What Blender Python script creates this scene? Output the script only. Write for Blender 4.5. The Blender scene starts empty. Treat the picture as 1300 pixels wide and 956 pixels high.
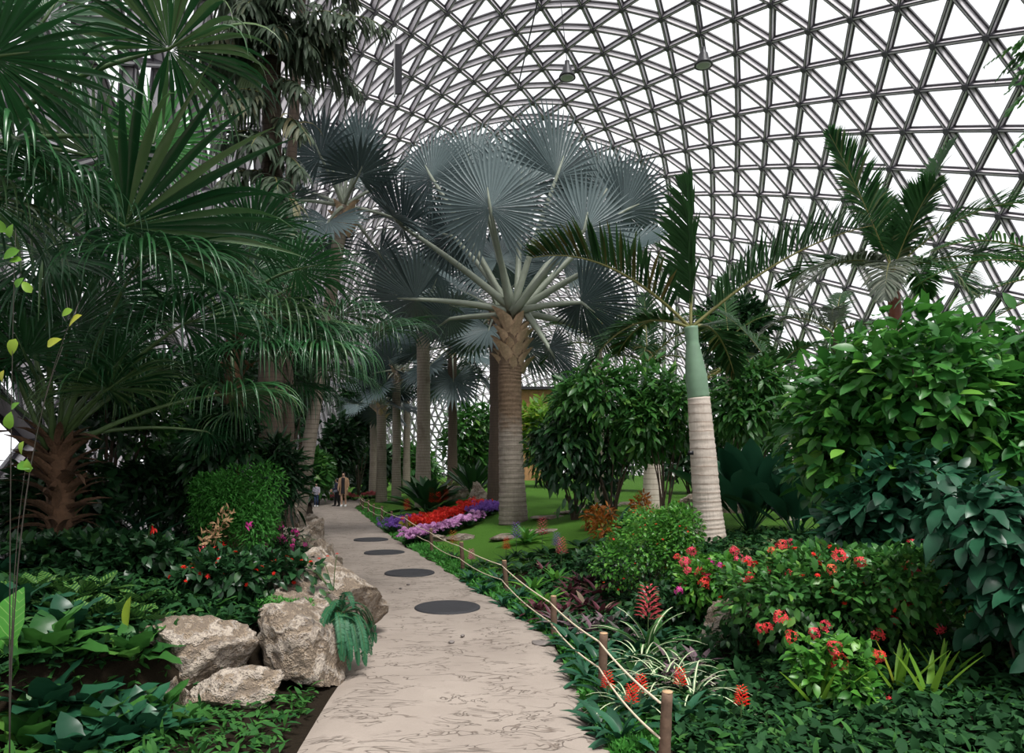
import bpy, bmesh, math
import numpy as np
from mathutils import Vector, Matrix

# ------------------------------------------------------------------ camera, sky, exposure
scn = bpy.context.scene
COL = scn.collection
F_PX, HORIZON, CAM_H = 900.0, 591.0, 2.0          # focal length in pixels of a 1300 x 956 frame
cam_d = bpy.data.cameras.new('camera')
cam_d.sensor_width = 36.0
cam_d.sensor_fit = 'HORIZONTAL'
cam_d.lens = 36.0 * F_PX / 1300.0
cam_d.shift_y = (HORIZON - 478.0) / 1300.0
cam_d.clip_end = 500
cam_d.clip_start = 0.05
cam = bpy.data.objects.new('camera', cam_d)
COL.objects.link(cam)
cam.location = (0, 0, CAM_H)
cam.rotation_euler = (math.pi / 2, 0, 0)
scn.camera = cam

world = bpy.data.worlds.new('overcast_sky')
scn.world = world
world.use_nodes = True
bg = world.node_tree.nodes['Background']
bg.inputs[0].default_value = (0.97, 0.975, 1.0, 1)
bg.inputs[1].default_value = 1.3

sun_d = bpy.data.lights.new('overcast_sun', 'SUN')
sun_d.energy = 5.4
sun_d.angle = math.radians(18)
sun_d.color = (1.0, 0.97, 0.93)
sun = bpy.data.objects.new('overcast_sun', sun_d)
COL.objects.link(sun)
sun.rotation_euler = (math.radians(24), math.radians(14), 0)

scn.view_settings.view_transform = 'Standard'
scn.view_settings.look = 'None'
scn.view_settings.gamma = 1
scn.view_settings.use_curve_mapping = False
scn.view_settings.exposure = 0.1

# ------------------------------------------------------------------ helpers
rng = np.random.default_rng(7)
UP = np.array([0, 0, 1.0])


def W(px, py, d):
    """a point of the place seen at a photo pixel, d metres in front of the camera"""
    return np.array([(px - 650.0) / F_PX * d, d, CAM_H + (HORIZON - py) / F_PX * d])


def nrm(v):
    v = np.asarray(v, float)
    return v / (np.linalg.norm(v, axis=-1, keepdims=True) + 1e-12)


class MB:
    """collects vertices and faces for ONE mesh, with a per-vertex random value"""
    def __init__(s):
        s.v, s.f, s.r, s.n = [], [], [], 0

    def add(s, v, f, r=None):
        v = np.asarray(v, float).reshape(-1, 3)
        s.v.append(v)
        s.f.append((np.asarray(f) + s.n))
        s.r.append(np.full(len(v), rng.random() if r is None else r) if np.ndim(r) == 0 else np.asarray(r))
        s.n += len(v)
        return s

    def mesh(s, name, mat, smooth=True, origin=(0, 0, 0)):
        me = bpy.data.meshes.new(name)
        if s.n:
            v = np.concatenate(s.v) - np.asarray(origin, float)
            nv = len(v)
            me.vertices.add(nv)
            me.vertices.foreach_set('co', v.astype(np.float32).ravel())
            idx = np.concatenate([f.reshape(-1) for f in s.f]).astype(np.int32)
            tot = np.concatenate([np.full(len(f), f.shape[1]) for f in s.f]).astype(np.int32)
            st = np.concatenate([[0], np.cumsum(tot)[:-1]]).astype(np.int32)
            me.loops.add(len(idx))
            me.loops.foreach_set('vertex_index', idx)
            me.polygons.add(len(tot))
            me.polygons.foreach_set('loop_start', st)
            me.polygons.foreach_set('loop_total', tot)
            me.polygons.foreach_set('use_smooth', np.full(len(tot), smooth))
            a = me.attributes.new('rnd', 'FLOAT', 'POINT')
            a.data.foreach_set('value', np.concatenate(s.r).astype(np.float32))
            me.update(calc_edges=True)
        me.materials.append(mat)
        return me

    def build(s, name, mat, parent=None, origin=(0, 0, 0), smooth=True):
        return link(name, s.mesh(name, mat, smooth, origin), parent, None if parent else origin)


def link(name, data, parent=None, loc=None):
    o = bpy.data.objects.new(name, data)
    COL.objects.link(o)
    if parent is not None:
        o.parent = parent
    if loc is not None:
        o.location = loc
    return o


def tag(o, label=None, cat=None, group=None, kind=None):
    if label: o['label'] = label
    if cat: o['category'] = cat
    if group: o['group'] = group
    if kind: o['kind'] = kind
    return o


def thing(name, loc, label, cat, group=None):
    o = link(name, None, None, loc)
    o.empty_display_size = 0.1
    return tag(o, label, cat, group)


def tube(pts, rad, n=6, cap=True):
    pts = np.asarray(pts, float)
    k = len(pts)
    rad = np.broadcast_to(np.asarray(rad, float), (k,))
    t = nrm(np.gradient(pts, axis=0))
    ref = np.array([0, 0, 1.0]) if abs(t[0][2]) < 0.8 else np.array([1.0, 0, 0])
    a = nrm(np.cross(t[0], ref))
    vs = []
    ang = np.linspace(0, 2 * np.pi, n, endpoint=False)
    for i in range(k):
        a = nrm(a - t[i] * np.dot(a, t[i]))
        b = np.cross(t[i], a)
        vs.append(pts[i] + rad[i] * (np.cos(ang)[:, None] * a + np.sin(ang)[:, None] * b))
    v = np.concatenate(vs)
    j = np.arange(n)
    f = []
    for i in range(k - 1):
        f.append(np.stack([i * n + j, i * n + (j + 1) % n, (i + 1) * n + (j + 1) % n, (i + 1) * n + j], 1))
    f = np.concatenate(f)
    if cap:                                     # closed by a fan of quads on a centre point
        v = np.concatenate([v, [pts[0]], [pts[-1]]])
        c0, c1 = k * n, k * n + 1
        e = np.arange(0, n, 2)
        f = np.concatenate([f, np.stack([np.full(len(e), c0), (e + 2) % n, (e + 1) % n, e], 1),
                            np.stack([np.full(len(e), c1), (k - 1) * n + e, (k - 1) * n + (e + 1) % n, (k - 1) * n + (e + 2) % n], 1)])
    return v, f


BOXF = np.array([[0, 1, 3, 2], [4, 6, 7, 5], [0, 4, 5, 1], [2, 3, 7, 6], [0, 2, 6, 4], [1, 5, 7, 3]])


def box(c, ax, ay, az):
    """box with centre c and half-axis vectors"""
    c, ax, ay, az = [np.asarray(q, float) for q in (c, ax, ay, az)]
    v = np.array([c + i * ax + j * ay + k * az for i in (-1, 1) for j in (-1, 1) for k in (-1, 1)])
    return v, BOXF


def bez(a, b, c, n=8):
    t = np.linspace(0, 1, n)[:, None]
    return (1 - t) ** 2 * np.asarray(a) + 2 * t * (1 - t) * np.asarray(b) + t ** 2 * np.asarray(c)


def sstep(t, a, b):
    t = np.clip((np.asarray(t, float) - a) / (b - a), 0, 1)
    return t * t * (3 - 2 * t)


# ------------------------------------------------------------------ procedural materials
class NT:
    def __init__(s, name):
        s.m = bpy.data.materials.new(name)
        s.m.use_nodes = True
        s.t = s.m.node_tree
        s.p = s.t.nodes['Principled BSDF']
        s.o = s.t.nodes['Material Output']

    def n(s, kind, **kw):
        x = s.t.nodes.new(kind)
        for k, v in kw.items():
            if k in x.inputs.keys(): x.inputs[k].default_value = v
            else: setattr(x, k, v)
        return x

    def l(s, a, b): s.t.links.new(a, b)

    def mix(s, fac, a, b):
        x = s.t.nodes.new('ShaderNodeMix'); x.data_type = 'RGBA'
        for i, q in ((0, fac), (6, a), (7, b)):
            if hasattr(q, 'is_output'): s.l(q, x.inputs[i])
            else: x.inputs[i].default_value = q if i == 0 else (*q, 1) if len(q) == 3 else q
        return x.outputs[2]

    def math(s, op, a, b=0.0):
        x = s.t.nodes.new('ShaderNodeMath'); x.operation = op
        for i, q in enumerate((a, b)):
            if hasattr(q, 'is_output'): s.l(q, x.inputs[i])
            else: x.inputs[i].default_value = q
        return x.outputs[0]

    def ramp(s, fac, stops):
        x = s.t.nodes.new('ShaderNodeValToRGB')
        e = x.color_ramp.elements
        while len(e) < len(stops): e.new(0.5)
        for q, (p, c) in zip(e, stops):
            q.position = p; q.color = (*c, 1) if len(c) == 3 else c
        s.l(fac, x.inputs[0])
        return x.outputs[0]

    def coord(s, which='Object', scale=None):
        c = s.t.nodes.new('ShaderNodeTexCoord').outputs[which]
        if scale is None: return c
        m = s.t.nodes.new('ShaderNodeMapping'); m.inputs['Scale'].default_value = scale
        s.l(c, m.inputs['Vector'])
        return m.outputs[0]

    def noise(s, vec, scale, detail=4, rough=0.55):
        x = s.n('ShaderNodeTexNoise', Scale=scale, Detail=detail, Roughness=rough)
        s.l(vec, x.inputs['Vector'])
        return x.outputs[0]

    def bump(s, h, strength=0.4, dist=0.02):
        x = s.n('ShaderNodeBump', Strength=strength, Distance=dist)
        s.l(h, x.inputs['Height']); s.l(x.outputs[0], s.p.inputs['Normal'])
        return x.outputs[0]


def rndval(k):
    a = k.n('ShaderNodeAttribute', attribute_name='rnd').outputs['Fac']
    o = k.n('ShaderNodeObjectInfo').outputs['Random']
    return k.math('FRACT', k.math('ADD', a, o))


def leafmat(name, c0, c1, c2=None, rough=0.42, trans=0.22, spec=0.5, stripe=None):
    """leaf: colour differs from leaf to leaf between c0 and c1 (few c2), a little light shines through"""
    k = NT(name)
    r = rndval(k)
    stops = [(0.0, c0), (0.88 if c2 else 1.0, c1)] + ([(1.0, c2)] if c2 else [])
    col = k.ramp(r, stops)
    nz = k.noise(k.coord('Object'), 9.0, 3)
    col = k.mix(k.math('MULTIPLY', nz, 0.35), col, tuple(q * 0.55 for q in c0))
    if stripe: col = stripe(k, col)
    k.l(col, k.p.inputs['Base Color'])
    k.p.inputs['Roughness'].default_value = rough
    k.p.inputs['Specular IOR Level'].default_value = spec * 0.6
    if trans:
        tr = k.n('ShaderNodeBsdfTranslucent')
        k.l(k.mix(0.35, col, tuple(min(1, q * 2.2) for q in c1)), tr.inputs[0])
        ms = k.n('ShaderNodeMixShader', Fac=trans)
        k.l(k.p.outputs[0], ms.inputs[1]); k.l(tr.outputs[0], ms.inputs[2]); k.l(ms.outputs[0], k.o.inputs[0])
    return k.m


def plain(name, col, rough=0.6, metal=0.0, var=0.25, scale=20.0, bump=0.0):
    k = NT(name)
    nz = k.noise(k.coord('Object'), scale, 4)
    k.l(k.mix(nz, tuple(q * (1 - var) for q in col), tuple(min(1, q * (1 + var)) for q in col)), k.p.inputs['Base Color'])
    k.p.inputs['Roughness'].default_value = rough
    k.p.inputs['Metallic'].default_value = metal
    if bump: k.bump(nz, bump, 0.02)
    return k.m


# ------------------------------------------------------------------ the ground of the place
LY = [-8, 0, 6.8, 8.5, 10.3, 15, 20, 29.5, 38, 48]
LX = [-1.3, -1.35, -1.54, -1.95, -2.3, -3.65, -5.25, -8.2, -10.7, -12.5]
RY = [-8, 5, 6.5, 8, 9.7, 11.8, 14.6, 20, 25.4, 34.6, 48]
RX = [0.8, 0.7, 0.58, 0.5, 0.08, -0.64, -1.57, -3.38, -5.0, -7.7, -9.5]


def XL(y): return np.interp(y, LY, LX)
def XR(y): return np.interp(y, RY, RX)


BY = [-8, 4.2, 5.3, 6.1, 6.8, 8, 8.6, 10.3, 15, 20, 29.5, 38, 48]
BX = [-4.4, -4.0, -3.2, -2.45, -2.0, -2.0, -2.15, -2.5, -3.85, -5.4, -8.4, -10.9, -12.7]


def G(x, y):
    """ground height: path level, raised bed behind the rocks on the left, slope up to the lawn on the right"""
    x = np.asarray(x, float); y = np.asarray(y, float)
    r = x - XR(y); l = np.interp(y, BY, BX) - x
    z = 0.7 * sstep(r, 0.3, 6.0) - 0.07 * (1 - sstep(np.maximum(r, XL(y) - x), -0.05, 0.25))
    near = sstep(-y, -19, -11)
    return z + (0.42 * near + 0.10) * sstep(l, 0.0, 0.4) + 0.3 * sstep(l, 0.3, 2.6)


def on(x, y, dz=0.0): return np.array([x, y, float(G(x, y)) + dz])
def onp(px, d, dz=0.0): return on((px - 650.0) / F_PX * d, d, dz)


k = NT('soil_and_lawn')
co = k.coord('Object')
n1 = k.noise(co, 0.35, 3); n2 = k.noise(co, 30.0, 5, 0.7); n3 = k.noise(co, 3.0, 4)
grass = k.mix(n2, (0.035, 0.095, 0.012), (0.10, 0.23, 0.03))
grass = k.mix(k.math('MULTIPLY', n3, 0.5), grass, (0.055, 0.15, 0.02))
soil = k.mix(n2, (0.008, 0.006, 0.004), (0.028, 0.02, 0.012))
sx = k.n('ShaderNodeSeparateXYZ'); k.l(co, sx.inputs[0])
# lawn lies on the right-hand side beyond fifteen metres, planting soil elsewhere
a = k.math('MULTIPLY_ADD', sx.outputs[1], 0.36); 
gy = k.n('ShaderNodeMapRange'); gy.inputs['From Min'].default_value = 13.5; gy.inputs['From Max'].default_value = 15.0
k.l(k.math('ADD', sx.outputs[1], k.math('MULTIPLY', n1, 2.0)), gy.inputs['Value'])
gx = k.n('ShaderNodeMapRange'); gx.inputs['From Min'].default_value = 0.0; gx.inputs['From Max'].default_value = 0.6
k.l(k.math('ADD', sx.outputs[0], k.math('SUBTRACT', k.math('MULTIPLY', sx.outputs[1], 0.305), 2.9)), gx.inputs['Value'])
k.l(k.mix(k.math('MULTIPLY', gy.outputs[0], gx.outputs[0]), soil, grass), k.p.inputs['Base Color'])
k.p.inputs['Roughness'].default_value = 0.95
k.p.inputs['Specular IOR Level'].default_value = 0.1
k.bump(n2, 0.8, 0.05)
M_ground = k.m

xs = np.concatenate([np.linspace(-60, -15, 10)[:-1], np.linspace(-15, 25, 201), np.linspace(25, 70, 10)[1:]])
ys = np.concatenate([np.linspace(-30, -2, 9)[:-1], np.linspace(-2, 50, 209), np.linspace(50, 140, 20)[1:]])
gxm, gym = np.meshgrid(xs, ys)
V = np.stack([gxm, gym, G(gxm, gym)], -1).reshape(-1, 3)
nx, ny = len(xs), len(ys)
I = (np.arange(ny - 1)[:, None] * nx + np.arange(nx - 1)[None]).ravel()
tag(MB().add(V, np.stack([I, I + 1, I + nx + 1, I + nx], 1), 0).build('floor', M_ground),
    'dark planting soil with lawn beyond the fence', None, None, 'structure')

# path of stamped concrete
k = NT('stamped_concrete')
co = k.coord('Object')
n1 = k.noise(co, 1.1, 5, 0.6); n2 = k.noise(co, 60.0, 3, 0.6)
st = k.n('ShaderNodeMapping'); st.inputs['Scale'].default_value = (1.0, 2.2, 1.0); k.l(co, st.inputs[0])
dn = k.n('ShaderNodeTexNoise', Scale=1.3, Detail=2.0, Distortion=2.6); k.l(st.outputs[0], dn.inputs['Vector'])
vo = k.n('ShaderNodeTexVoronoi', Scale=1.5); vo.feature = 'DISTANCE_TO_EDGE'
mv = k.n('ShaderNodeVectorMath', operation='ADD'); k.l(st.outputs[0], mv.inputs[0])
sc_ = k.n('ShaderNodeVectorMath', operation='SCALE'); k.l(dn.outputs[1], sc_.inputs[0]); sc_.inputs['Scale'].default_value = 1.5
k.l(sc_.outputs[0], mv.inputs[1]); k.l(mv.outputs[0], vo.inputs['Vector'])
crack = k.n('ShaderNodeMapRange'); crack.inputs['From Min'].default_value = 0.0; crack.inputs['From Max'].default_value = 0.045
k.l(vo.outputs[0], crack.inputs['Value'])
brk = k.n('ShaderNodeMapRange'); brk.inputs['From Min'].default_value = 0.47; brk.inputs['From Max'].default_value = 0.58
k.l(k.noise(co, 2.1, 3), brk.inputs['Value'])
cr = k.math('MAXIMUM', crack.outputs[0], brk.outputs[0])
base = k.mix(n1, (0.19, 0.155, 0.13), (0.38, 0.325, 0.28))
base = k.mix(k.math('MULTIPLY', n2, 0.35), base, (0.2, 0.17, 0.145))
k.l(k.mix(cr, (0.13, 0.1, 0.08), base), k.p.inputs['Base Color'])
k.p.inputs['Roughness'].default_value = 0.75
hh = k.math('ADD', k.math('MULTIPLY', cr, 0.6), k.math('ADD', k.math('MULTIPLY', n1, 0.7), k.math('MULTIPLY', n2, 0.12)))
k.bump(hh, 0.7, 0.03)
M_path = k.m
yy = np.linspace(-6, 43, 240); tt = np.linspace(0, 1, 13)
xl, xr = XL(yy) - 0.08, XR(yy) + 0.03 + 0.05 * np.sin(yy * 3.1) + 0.03 * np.sin(yy * 7.7)
V = np.stack([xl[:, None] * (1 - tt) + xr[:, None] * tt, np.repeat(yy[:, None], 13, 1), np.full((240, 13), 0.0)], -1)
V[..., 2] += 0.012 * np.sin(V[..., 0] * 2.3 + 1) * np.sin(V[..., 1] * 1.7)
V[:, -1, 2] -= 0.05; V[:, 0, 2] -= 0.05
I = (np.arange(239)[:, None] * 13 + np.arange(12)[None]).ravel()
tag(MB().add(V.reshape(-1, 3), np.stack([I, I + 1, I + 14, I + 13], 1), 0).build('path', M_path),
    'winding pale stamped concrete garden path', None, None, 'structure')

# ------------------------------------------------------------------ the glass vault
LAT = 2.0                                            # edge of one triangle in metres
VQ = [2.42276, 15.40604, 11.24203, -0.147, -1.38919, 0.2286, 0.22614, -0.14323, 0.03561, -0.00624, -0.03244, -0.0506, -0.21391]
S_G = np.linspace(-24, 14, 1521)
_s = (S_G + 4.5) / 10
_th = VQ[3] + VQ[4] * _s + VQ[5] * _s ** 2 + VQ[6] * _s ** 3
_u = np.cumsum(np.cos(_th)) * 0.025; _w = np.cumsum(np.sin(_th)) * 0.025
_u -= np.interp(-4.5, S_G, _u); _w -= np.interp(-4.5, S_G, _w)
T_G = np.linspace(-40, 70, 2201)
_ps = VQ[7] + VQ[8] * np.clip(T_G, -30, 26) / 10 + VQ[9] * (np.clip(T_G, -30, 26) / 10) ** 2
_cx = np.cumsum(np.sin(_ps)) * 0.05; _cy = np.cumsum(np.cos(_ps)) * 0.05
_cx -= np.interp(0, T_G, _cx); _cy -= np.interp(0, T_G, _cy)
T_END0, T_END1 = 27.0, 47.0


def vault(s, t):
    """point of the shell: s runs around the arch, t along the hall; the far end closes as a dome"""
    u = np.interp(s, S_G, _u); w = np.interp(s, S_G, _w); a = np.interp(t, T_G, _ps)
    kk = np.sqrt(np.clip(1 - (np.clip(t - T_END0, 0, None) / (T_END1 - T_END0 + 0.01)) ** 2, 0.0008, 1))
    zt = VQ[2] + VQ[10] * np.clip(t, -30, 30) + VQ[11] * np.clip(t, -30, 30) ** 2 / 100
    u = (u - 2.5) * kk + 2.5
    z = -1.1 + (zt + w + 1.1) * kk
    return LAT * np.stack([VQ[0] + np.interp(t, T_G, _cx) + u * np.cos(a), VQ[1] + np.interp(t, T_G, _cy) - u * np.sin(a) + VQ[12] * u, z], -1) + np.array([0, 0, CAM_H])


k = NT('white_steel')
k.l(k.mix(k.noise(k.coord('Object'), 2.0, 3), (0.50, 0.47, 0.50), (0.66, 0.63, 0.65)), k.p.inputs['Base Color'])
k.p.inputs['Roughness'].default_value = 0.45
M_steel = k.m
M_gasket = plain('dark_gasket', (0.06, 0.055, 0.065), 0.5)
k = NT('roof_glass')
k.p.inputs['Base Color'].default_value = (0.9, 0.93, 0.95, 1); k.p.inputs['Roughness'].default_value = 0.08
tp = k.n('ShaderNodeBsdfTransparent'); tp.inputs[0].default_value = (0.985, 0.99, 0.99, 1)
ms = k.n('ShaderNodeMixShader', Fac=0.05)
k.l(tp.outputs[0], ms.inputs[1]); k.l(k.p.outputs[0], ms.inputs[2]); k.l(ms.outputs[0], k.o.inputs[0])
M_glass = k.m

roof = tag(link('ceiling', None, None, (0, 0, 0)), 'white steel lattice vault glazed with triangular panes', None, None, 'structure')
node = {}
R3 = math.sqrt(3) / 2
for r in range(-45, 62):
    for v in range(-62, 45):
        s, t = (r + v) / 2, (r - v) * R3
        if -22.5 <= s <= 13.4 and -16.5 <= t <= T_END1:
            p = vault(s, t)
            if p[2] > -0.9: node[(r, v)] = p
keys = list(node)
P = np.array([node[q] for q in keys])
ST = np.array([((r + v) / 2, (r - v) * R3) for r, v in keys])
e = 0.05
NORM = nrm(np.cross(vault(ST[:, 0] + e, ST[:, 1]) - vault(ST[:, 0] - e, ST[:, 1]), vault(ST[:, 0], ST[:, 1] + e) - vault(ST[:, 0], ST[:, 1] - e)))
cen = P.mean(0); cen[2] = 2
sgn = np.sign(((np.array([2.5, 0, 4]) * LAT + np.array([0, 0, 0]) + P * [0, 1, 0] - P) * NORM).sum(1))
NORM *= sgn[:, None]                                # into the hall
ix = {q: i for i, q in enumerate(keys)}
edges, tris = [], []
for (r, v), i in ix.items():
    for q in ((r, v + 1), (r + 1, v), (r + 1, v + 1)):
        if q in ix: edges.append((i, ix[q]))
    if (r + 1, v + 1) in ix:
        for q in ((r, v + 1), (r + 1, v)):
            if q in ix: tris.append((i, ix[q], ix[(r + 1, v + 1)]))
PROJ = np.stack([650 + P[:, 0] / np.clip(P[:, 1], .1, None) * F_PX, HORIZON - (P[:, 2] - CAM_H) / np.clip(P[:, 1], .1, None) * F_PX], 1)


def in_view(ids):
    q = PROJ[list(ids)].mean(0)
    return P[list(ids), 1].min() > 4 and 380 < q[0] < 1310 and -10 < q[1] < 430 and not (480 < q[0] < 800 and q[1] > 150)


def size_px(ids):
    q = PROJ[list(ids)]
    return np.ptp(q[:, 0]) + np.ptp(q[:, 1])


def strut_geo(mb, gk, i, j, full=True):
    a, b = P[i], P[j]
    n = nrm(NORM[i] + NORM[j]); d = nrm(b - a); n = nrm(n - d * np.dot(n, d)); sd = np.cross(d, n)
    L = np.linalg.norm(b - a); c = (a + b) / 2
    mb.add(*box(c + n * 0.13, d * L / 2, sd * 0.034, n * 0.12), 0.3)      # pale web
    gk.add(*box(c + n * 0.255, d * L / 2, sd * 0.066, n * 0.014), 0.3)    # dark inner flange
    mb.add(*box(c + n * 0.276, d * L / 2, sd * 0.024, n * 0.010), 0.3)    # pale rail on the flange
    gk.add(*box(c - n * 0.01, d * L / 2, sd * 0.10, n * 0.03), 0.3)       # glazing gasket


def by_size(lst):
    vis = [x for x in lst if in_view(x)]
    vis.sort(key=lambda x: -size_px(x))
    own = vis[:300]
    so = set(own)
    return own, [x for x in lst if x not in so]


own, rest = by_size(edges)
for i, j in own:
    mb, gk = MB(), MB()
    strut_geo(mb, gk, i, j)
    o = mb.build('strut', M_steel, roof, smooth=False)
    gk.build('gasket', M_gasket, o, smooth=False)
mb, gk = MB(), MB()
for i, j in rest:
    strut_geo(mb, gk, i, j)
tag(mb.build('strut_lattice', M_steel, roof, smooth=False), kind='stuff')
tag(gk.build('gasket_lattice', M_gasket, roof, smooth=False), kind='stuff')
own, rest = by_size(tris)


def pane_geo(mb, tr):
    q = P[list(tr)]; n = nrm(NORM[list(tr)].mean(0)); c = q.mean(0)
    q = c + (q - c) * 0.93
    mb.add(np.concatenate([q, q - n * 0.03]), [[0, 1, 2], [5, 4, 3]], 0)
    mb.add(np.concatenate([q, q - n * 0.03]), [[0, 3, 4, 1], [1, 4, 5, 2], [2, 5, 3, 0]], 0)


for tr in own:
    mb = MB(); pane_geo(mb, tr)
    mb.build('pane', M_glass, roof, smooth=False)
mb = MB()
for tr in rest:
    q = P[list(tr)]; mb.add(q, [[0, 1, 2]], 0)
tag(mb.build('far_panes', M_glass, roof, smooth=False), kind='stuff')
hub = MB()
for i in range(len(P)):
    if P[i, 1] < 75:
        hub.add(*tube([P[i] - NORM[i] * 0.02, P[i] + NORM[i] * 0.34], [0.17, 0.13], 8), 0.3)
tag(hub.build('node_hubs', plain('grey_node_steel', (0.09, 0.085, 0.1), 0.5), roof, smooth=False), kind='stuff')

# ------------------------------------------------------------------ plant builders
def leaf_tpl(w=0.4, nl=4, fold=0.12, arch=0.25, power=0.8, base=0.0, tip=1.0, wave=0.0, stalk=0.0):
    """one leaf, length 1 along +Y, its upper side +Z; widest where power says; arches downwards"""
    t = np.linspace(0, 1, nl + 1)
    prof = np.clip(np.sin(np.pi * t ** power), 0, 1) ** 0.75
    prof = base * (1 - t) + prof * (1 - base * (1 - t)); prof[-1] = 0.03
    hw = np.maximum(prof * w / 2, 0.006)
    y = stalk + (1 - stalk) * t
    ang = arch * y * 1.6
    yy = np.concatenate([[0], np.cumsum(np.diff(y) * np.cos((ang[1:] + ang[:-1]) / 2))]) + stalk
    zz = -np.concatenate([[0], np.cumsum(np.diff(y) * np.sin((ang[1:] + ang[:-1]) / 2))])
    wv = wave * np.sin(t * 17) * hw
    v = np.stack([np.stack([-hw, yy, zz + fold * hw * 2 + wv], 1), np.stack([0 * hw, yy, zz], 1), np.stack([hw, yy, zz + fold * hw * 2 - wv], 1)], 1).reshape(-1, 3)
    i = np.arange(nl)[:, None] * 3
    f = np.concatenate([i + [0, 1, 4, 3], i + [1, 2, 5, 4]])
    if stalk:
        sv = np.array([[-.012, 0, 0], [.012, 0, 0], [.012, stalk, 0], [-.012, stalk, 0]])
        f = np.concatenate([f, [[len(v), len(v) + 1, len(v) + 2, len(v) + 3]]]); v = np.concatenate([v, sv])
    return v, f


def tpl_mesh(name, tpl, mat, scale=1.0):
    return MB().add(np.asarray(tpl[0]) * scale, tpl[1], 0.0).mesh(name, mat)


def frames(d, up):
    """rotation frames with Y along d and Z as near to up as can be; (n,3,3) columns x,y,z"""
    d = nrm(d); x = nrm(np.cross(d, up)); z = np.cross(x, d)
    return np.stack([x, d, z], -1)


def scatter(mb, tpl, pos, fr, size, rnd=None):
    v, f = np.asarray(tpl[0]), np.asarray(tpl[1])
    n, m = len(pos), len(v)
    if n == 0: return
    V = np.einsum('nij,mj->nmi', fr, v) * np.asarray(size).reshape(-1, 1, 1) + pos[:, None]
    Fc = f[None] + (np.arange(n) * m)[:, None, None]
    r = rng.random(n) if rnd is None else rnd
    mb.add(V.reshape(-1, 3), Fc.reshape(-1, f.shape[1]), np.repeat(r, m))


def place(name, me, parent, pos, fr, size):
    M = np.eye(4); M[:3, :3] = fr * size; M[:3, 3] = pos
    o = bpy.data.objects.new(name, me)
    COL.objects.link(o)
    o.parent = parent
    o.matrix_basis = Matrix(M.tolist())
    return o


def blob_points(blobs, n, inner=0.55, front=0.0):
    """points in ellipsoids (centre, radii), denser towards the skin, with outward directions"""
    vol = np.array([np.prod(b[1]) ** 0.67 for b in blobs]); c = rng.choice(len(blobs), n, p=vol / vol.sum())
    d = nrm(rng.normal(size=(n, 3)))
    if front:
        flip = (d[:, 1] > 0) & (rng.random(n) < front)
        d[flip, 1] *= -1
    d[:, 2] = np.where((d[:, 2] < -0.3) & (rng.random(n) < 0.6), -d[:, 2], d[:, 2])
    C = np.array([b[0] for b in blobs], float)[c]; R = np.array([b[1] for b in blobs], float)[c]
    rad = inner + (1 - inner) * rng.random(n)[:, None] ** 0.6
    return C + d * R * rad, nrm(d / R * R.mean(1, keepdims=True)), rad[:, 0]


def leaf_dirs(out, droop=0.15, spread=0.8, flat=0.6):
    d = nrm(out + rng.normal(size=out.shape) * spread * 0.6 + np.array([0, 0, -droop]))
    up = nrm(UP * flat + out * (1 - flat) + rng.normal(size=out.shape) * 0.25)
    return frames(d, up)


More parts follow.
